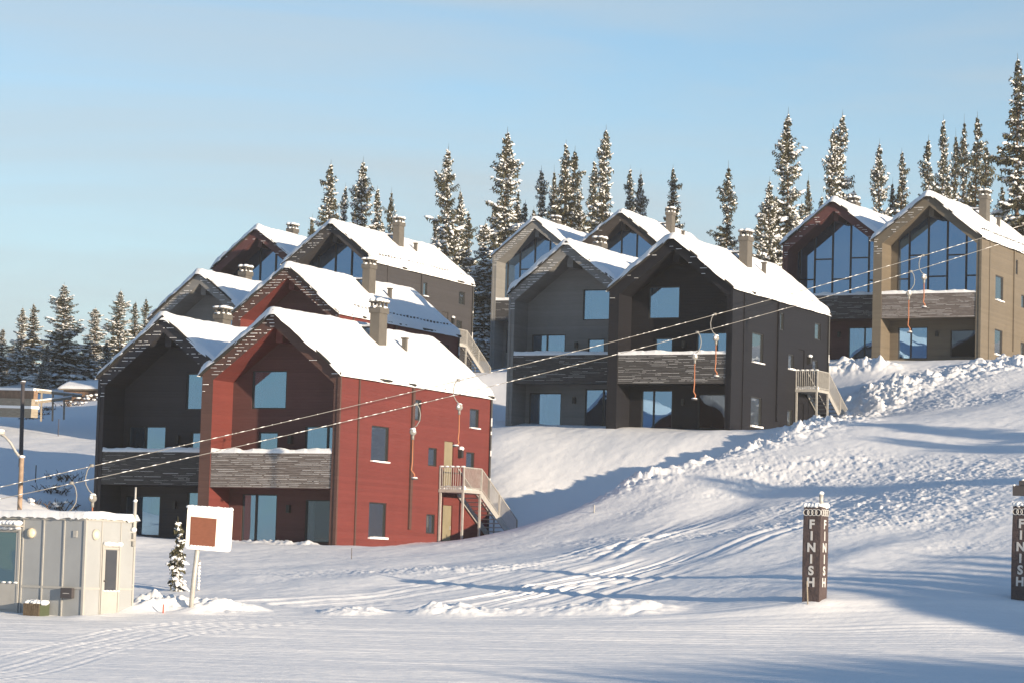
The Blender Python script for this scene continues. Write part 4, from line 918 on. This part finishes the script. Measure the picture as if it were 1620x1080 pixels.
def hanger(u, low, label, side, strap=1.45, kick=.12, u2=None):
    P = LO if low else UP; co = smooth_pts(P)[1]; v = float(np.polyval(co, (u-800)/1000)); p = at(u, v, cabY(u, low))
    t = thing('tow_lift_hanger', p, label, 'lift hanger', 0, 'tow hangers on the lift cables'); s = side
    m = MB(); m.tube([(0, 0, .05), (.04*s, 0, .02), (.14*s, 0, -.14), (.19*s, 0, -.38), (.17*s, 0, -.62), (.06*s, 0, -.82), (-.06*s, 0, -.92)], .020, 8); m.box(-.07, .07, -.04, .04, -.03, .07); m.build('hook', BOXGREY, t, True)
    m = MB(); cx, cz = -.08*s, -1.08; m.tube([(cx, -.10, cz), (cx, -.08, cz), (cx, .08, cz), (cx, .10, cz)], [.10, .135, .135, .10], 14); m.box(cx-.05, cx+.05, -.05, .05, cz-.30, cz-.1); b_ = m.build('spring_box', BOXGREY, t, True)
    m = MB(); m.blob((cx, 0, cz+.12), .12, .11, .05, .2); m.blob((cx+.04*s, -.10, cz+.03), .06, .02, .06, .2); m.build('box_snow', SNOW, b_, True)
    m = MB(); z0 = cz-.30; e = Vector((cx+kick, 0, z0-strap)); m.tube([(cx, 0, z0), (cx+.01, 0, z0-strap*.55), (cx-.02, 0, z0-strap*.78), (cx+kick*.4+.06, 0, z0-strap*.88), e], [.026, .026, .03, .03, .026], 7); st = m.build('tow_strap', ORANGE, t, True)
    m = MB(); m.tube([e+Vector((0, 0, -.02)), e+Vector((0, 0, .03))], .13, 14); m.build('tow_plate', SLATE, t); 
    m = MB(); m.blob(e+Vector((0, 0, .045)), .13, .12, .04, .15); m.build('plate_snow', SNOW, t, True)
hanger(145, False, 'snow capped lift hanger just over the right part of the site cabin roof', -1, .9)
hanger(113, True, 'lift hanger low over the middle of the site cabin roof', 1, .6)
hanger(725, False, 'orange strapped lift hanger in front of the rear half of the front red cabin', -1, 1.3, -.10)
hanger(658, True, 'orange strapped lift hanger in front of the middle of the front red side wall', 1, 1.55, .12)
hanger(1131, False, 'lift hanger in front of the black cabin balcony, right one of two', -1, 1.45, .05)
hanger(1103, True, 'lift hanger in front of the black cabin balcony, left lower one of two', 1, 1.6, .03)
hanger(1460, False, 'lift hanger in front of the beige cabin glass, right upper one of two', -1, 1.2, .03)
hanger(1441, True, 'lift hanger in front of the beige cabin, left lower one reaching its balcony', 1, 1.6, .08)

# poles at the left
Y = 99.0; p = at(34.5, 724, Y); zb_ = gz(p.x, p.y); t = thing('lamp_post', (p.x, p.y, zb_), 'pale brown lamp post with a curved grey arm behind the site cabin', 'lamp post')
h = p.z-zb_; m = MB(); m.tube([(0, 0, -.3), (0, 0, h)], .085, 12); m.build('pole', RUSTY, t, True)
def lp(u, v): q = at(u, v, Y)-p; return (q.x, q.y, q.z+h)
m = MB(); m.tube([lp(35, 726), lp(31, 722), lp(25, 714), lp(17, 700), lp(8, 690), lp(0, 686)], .05, 8); m.build('arm', STEEL, t, True)
m = MB(); m.blob(lp(-3, 684), .26, .14, .10, .03, 12, 6); la = m.build('lamp_head', STEEL, t, True); m = MB(); m.blob(Vector(lp(-3, 684))+Vector((0, 0, .08)), .24, .13, .06); m.build('head_snow', SNOW, la, True)
m = MB(); m.blob((0, 0, h+.05), .11, .11, .06); m.build('pole_snow', SNOW, t, True)
p = ground_hit(33, 738, 110); top = (738-605)*PX(p.y); t = thing('dark_pole', p, 'dark pole standing on the slope behind the pale brown lamp post', 'pole')
m = MB(); m.tube([(0, 0, -.5), (-.08, 0, top)], [.12, .10], 10); m.build('pole', SLATE, t, True); m = MB(); m.box(-.2, .04, -.12, .12, top-.05, top+.06); m.build('pole_cap', SLATE, t); m = MB(); m.blob((-.08, 0, top+.08), .14, .12, .05); m.build('pole_snow', SNOW, t, True)

# timber barrier, rails and shed at the far left
Y = 178; a = at(-70, 612, Y); b_ = at(57, 614.5, Y-6); t = thing('timber_barrier', b_, 'long pale timber barrier with snow on top at the left edge', 'wall')
d = a-b_
def br(mb, s0, s1, z0, z1, th): return mb.bar(d*s0+Vector((0, 0, (z0+z1)/2)), d*s1+Vector((0, 0, (z0+z1)/2)), th, z1-z0)
m = MB(); br(m, 0, 1, -.62, -.12, .30); m.build('upper_beam', TIMBERDARK, t); m = MB(); br(m, .003, 1, -1.05, -.622, .55); m.build('middle_board', TIMBER, t); m = MB(); br(m, .006, 1, -1.75, -1.22, .5); m.build('lower_wall', TIMBER, t)
m = MB(); br(m, 0, 1, -.118, .03, .36); br(m, .0, 1, -1.218, -1.055, .6); m.build('snow_cap', SNOW, t)
t = thing('rail_fence', b_, 'low beam railing with snow running from the timber barrier to the shed', 'fence'); m = MB(); sn = MB()
for (u0, v0, Y0, u1, v1, Y1) in ((57, 618, 172, 128, 626, 180), (57, 636, 172, 112, 629, 178)):
    A, B = at(u0, v0, Y0)-b_, at(u1, v1, Y1)-b_; m.bar(A, B, .12, .16); sn.bar(A+Vector((0, 0, .12)), B+Vector((0, 0, .12)), .14, .08)
m.build('rail', TIMBER, t); sn.build('rail_snow', SNOW, t)
for u, v0, v1, Yp in ((66, 617, 640, 172.8), (84, 619, 640, 175.5), (102, 621, 638, 177.5)):
    m = MB(); A, B = at(u, v0, Yp)-b_, at(u, v1, Yp)-b_; m.bar(A, B-Vector((0, 0, 1)), .10); m.build('post', TIMBER, t)
Y = 206; p = at(100, 624, Y); t = thing('shed', p, 'low shed with a snowy roof behind the rails, left of the black cabin', 'shed', R(-18)); k = PX(Y)
m = MB(); m.box(0, 4.2, 0, 2.5, -2, .42); m.poly([(0, 0, .42), (0, 2.5, .42), (0, 1.25, .85)]); m.poly([(4.2, 0, .42), (4.2, 2.5, .42), (4.2, 1.25, .85)]); m.build('wall', TIMBERDARK, t)
m = MB(); m.add([(-.25, -.3, .34), (4.4, -.3, .34), (4.4, 1.25, .88), (-.25, 1.25, .88), (4.4, 2.8, .34), (-.25, 2.8, .34)]+[(-.25, -.3, .44), (4.4, -.3, .44), (4.4, 1.25, .98), (-.25, 1.25, .98), (4.4, 2.8, .44), (-.25, 2.8, .44)], [(3,2,1,0), (5,4,2,3), (6,7,8,9), (9,8,10,11), (0,1,7,6), (0,6,9,3), (3,9,11,5), (1,2,8,7), (2,4,10,8), (5,11,10,4)]); ro = m.build('roof', TIMBER, t)
m = MB(); xs = np.linspace(-.35, 4.5, 25); ys = np.linspace(-.4, 2.9, 17)
for y in ys:
    for x in xs: e = min(x-xs[0], xs[-1]-x, y-ys[0], ys[-1]-y); m.v.append((x, y, .98-abs(y-1.25)*.35+min(.15, e*.8)+.05*vn1(x*2, y*2)))
for i in range(16):
    for j in range(24): a_ = i*25+j; m.f.append((a_, a_+1, a_+26, a_+25))
m.build('roof_snow', SNOW, ro, True)
# bare shrubs poking through the snow on the left slope
for i, (u, v, s, lab) in enumerate(((101, 758, 1.1, 'bare shrub on the slope left of the black cabin, upper one of three'), (92, 780, 1.3, 'bare shrub on the slope left of the black cabin, middle one of three'), (82, 803, 1.2, 'bare shrub left of the black cabin, lowest of three, near the site cabin roof'),
        (50, 662, 1.0, 'dark shrub under the end of the timber barrier'), (66, 655, .7, 'tiny dark shrub under the rails, beside the larger one'), (76, 648, .8, 'dark tuft under the middle of the rails'), (115, 641, 1.0, 'flat dark shrub in the snow below the shed'), (144, 633, 1.3, 'flat dark shrub touching the black cabin eave, right of the shed'))):
    p = ground_hit(u, v, 100); t = thing('bare_shrub', p, lab, 'shrub', 0, 'bare shrubs on the left slope'); rd = random.Random(i+70); m = MB(); sn = MB()
    for k in range(26):
        a_ = rd.uniform(0, 6.28); b0_ = Vector((rd.gauss(0, .40*s), rd.gauss(0, .5*s), -.15)); h_ = rd.uniform(.15, .45)*s; e = b0_+Vector((math.cos(a_)*.35*s, math.sin(a_)*.35*s, h_))
        m.tube([b0_, b0_.lerp(e, .5)+Vector((0, 0, .08)), e], [.03, .022, .012], 4)
        for _ in range(2): q = b0_.lerp(e, rd.uniform(.4, .9)); m.tube([q, q+Vector((rd.uniform(-.25, .25), rd.uniform(-.25, .25), rd.uniform(.05, .3)))*s], [.02, .01], 4)
        if k % 2 == 0: sn.blob(e, .13*s, .11*s, .06*s, .3, 6, 4, rd)
    m.build('branches', TWIG, t); sn.build('branch_snow', SNOW, t, True)

# ------------------------------------------------------------------ thin winter haze
hz = MB().box(-150, 150, -100, 520, -12, 75).build('haze', bpy.data.materials.new('winter_haze'), None); hz['kind'] = 'stuff'
hm = hz.data.materials[0]; hm.use_nodes = True; nt = hm.node_tree; nt.nodes.clear(); out = node(nt, 'ShaderNodeOutputMaterial'); pv = node(nt, 'ShaderNodeVolumePrincipled')
pv.inputs['Color'].default_value = (.92, .95, 1.0, 1); pv.inputs['Density'].default_value = .00022; nt.links.new(pv.outputs[0], out.inputs['Volume'])
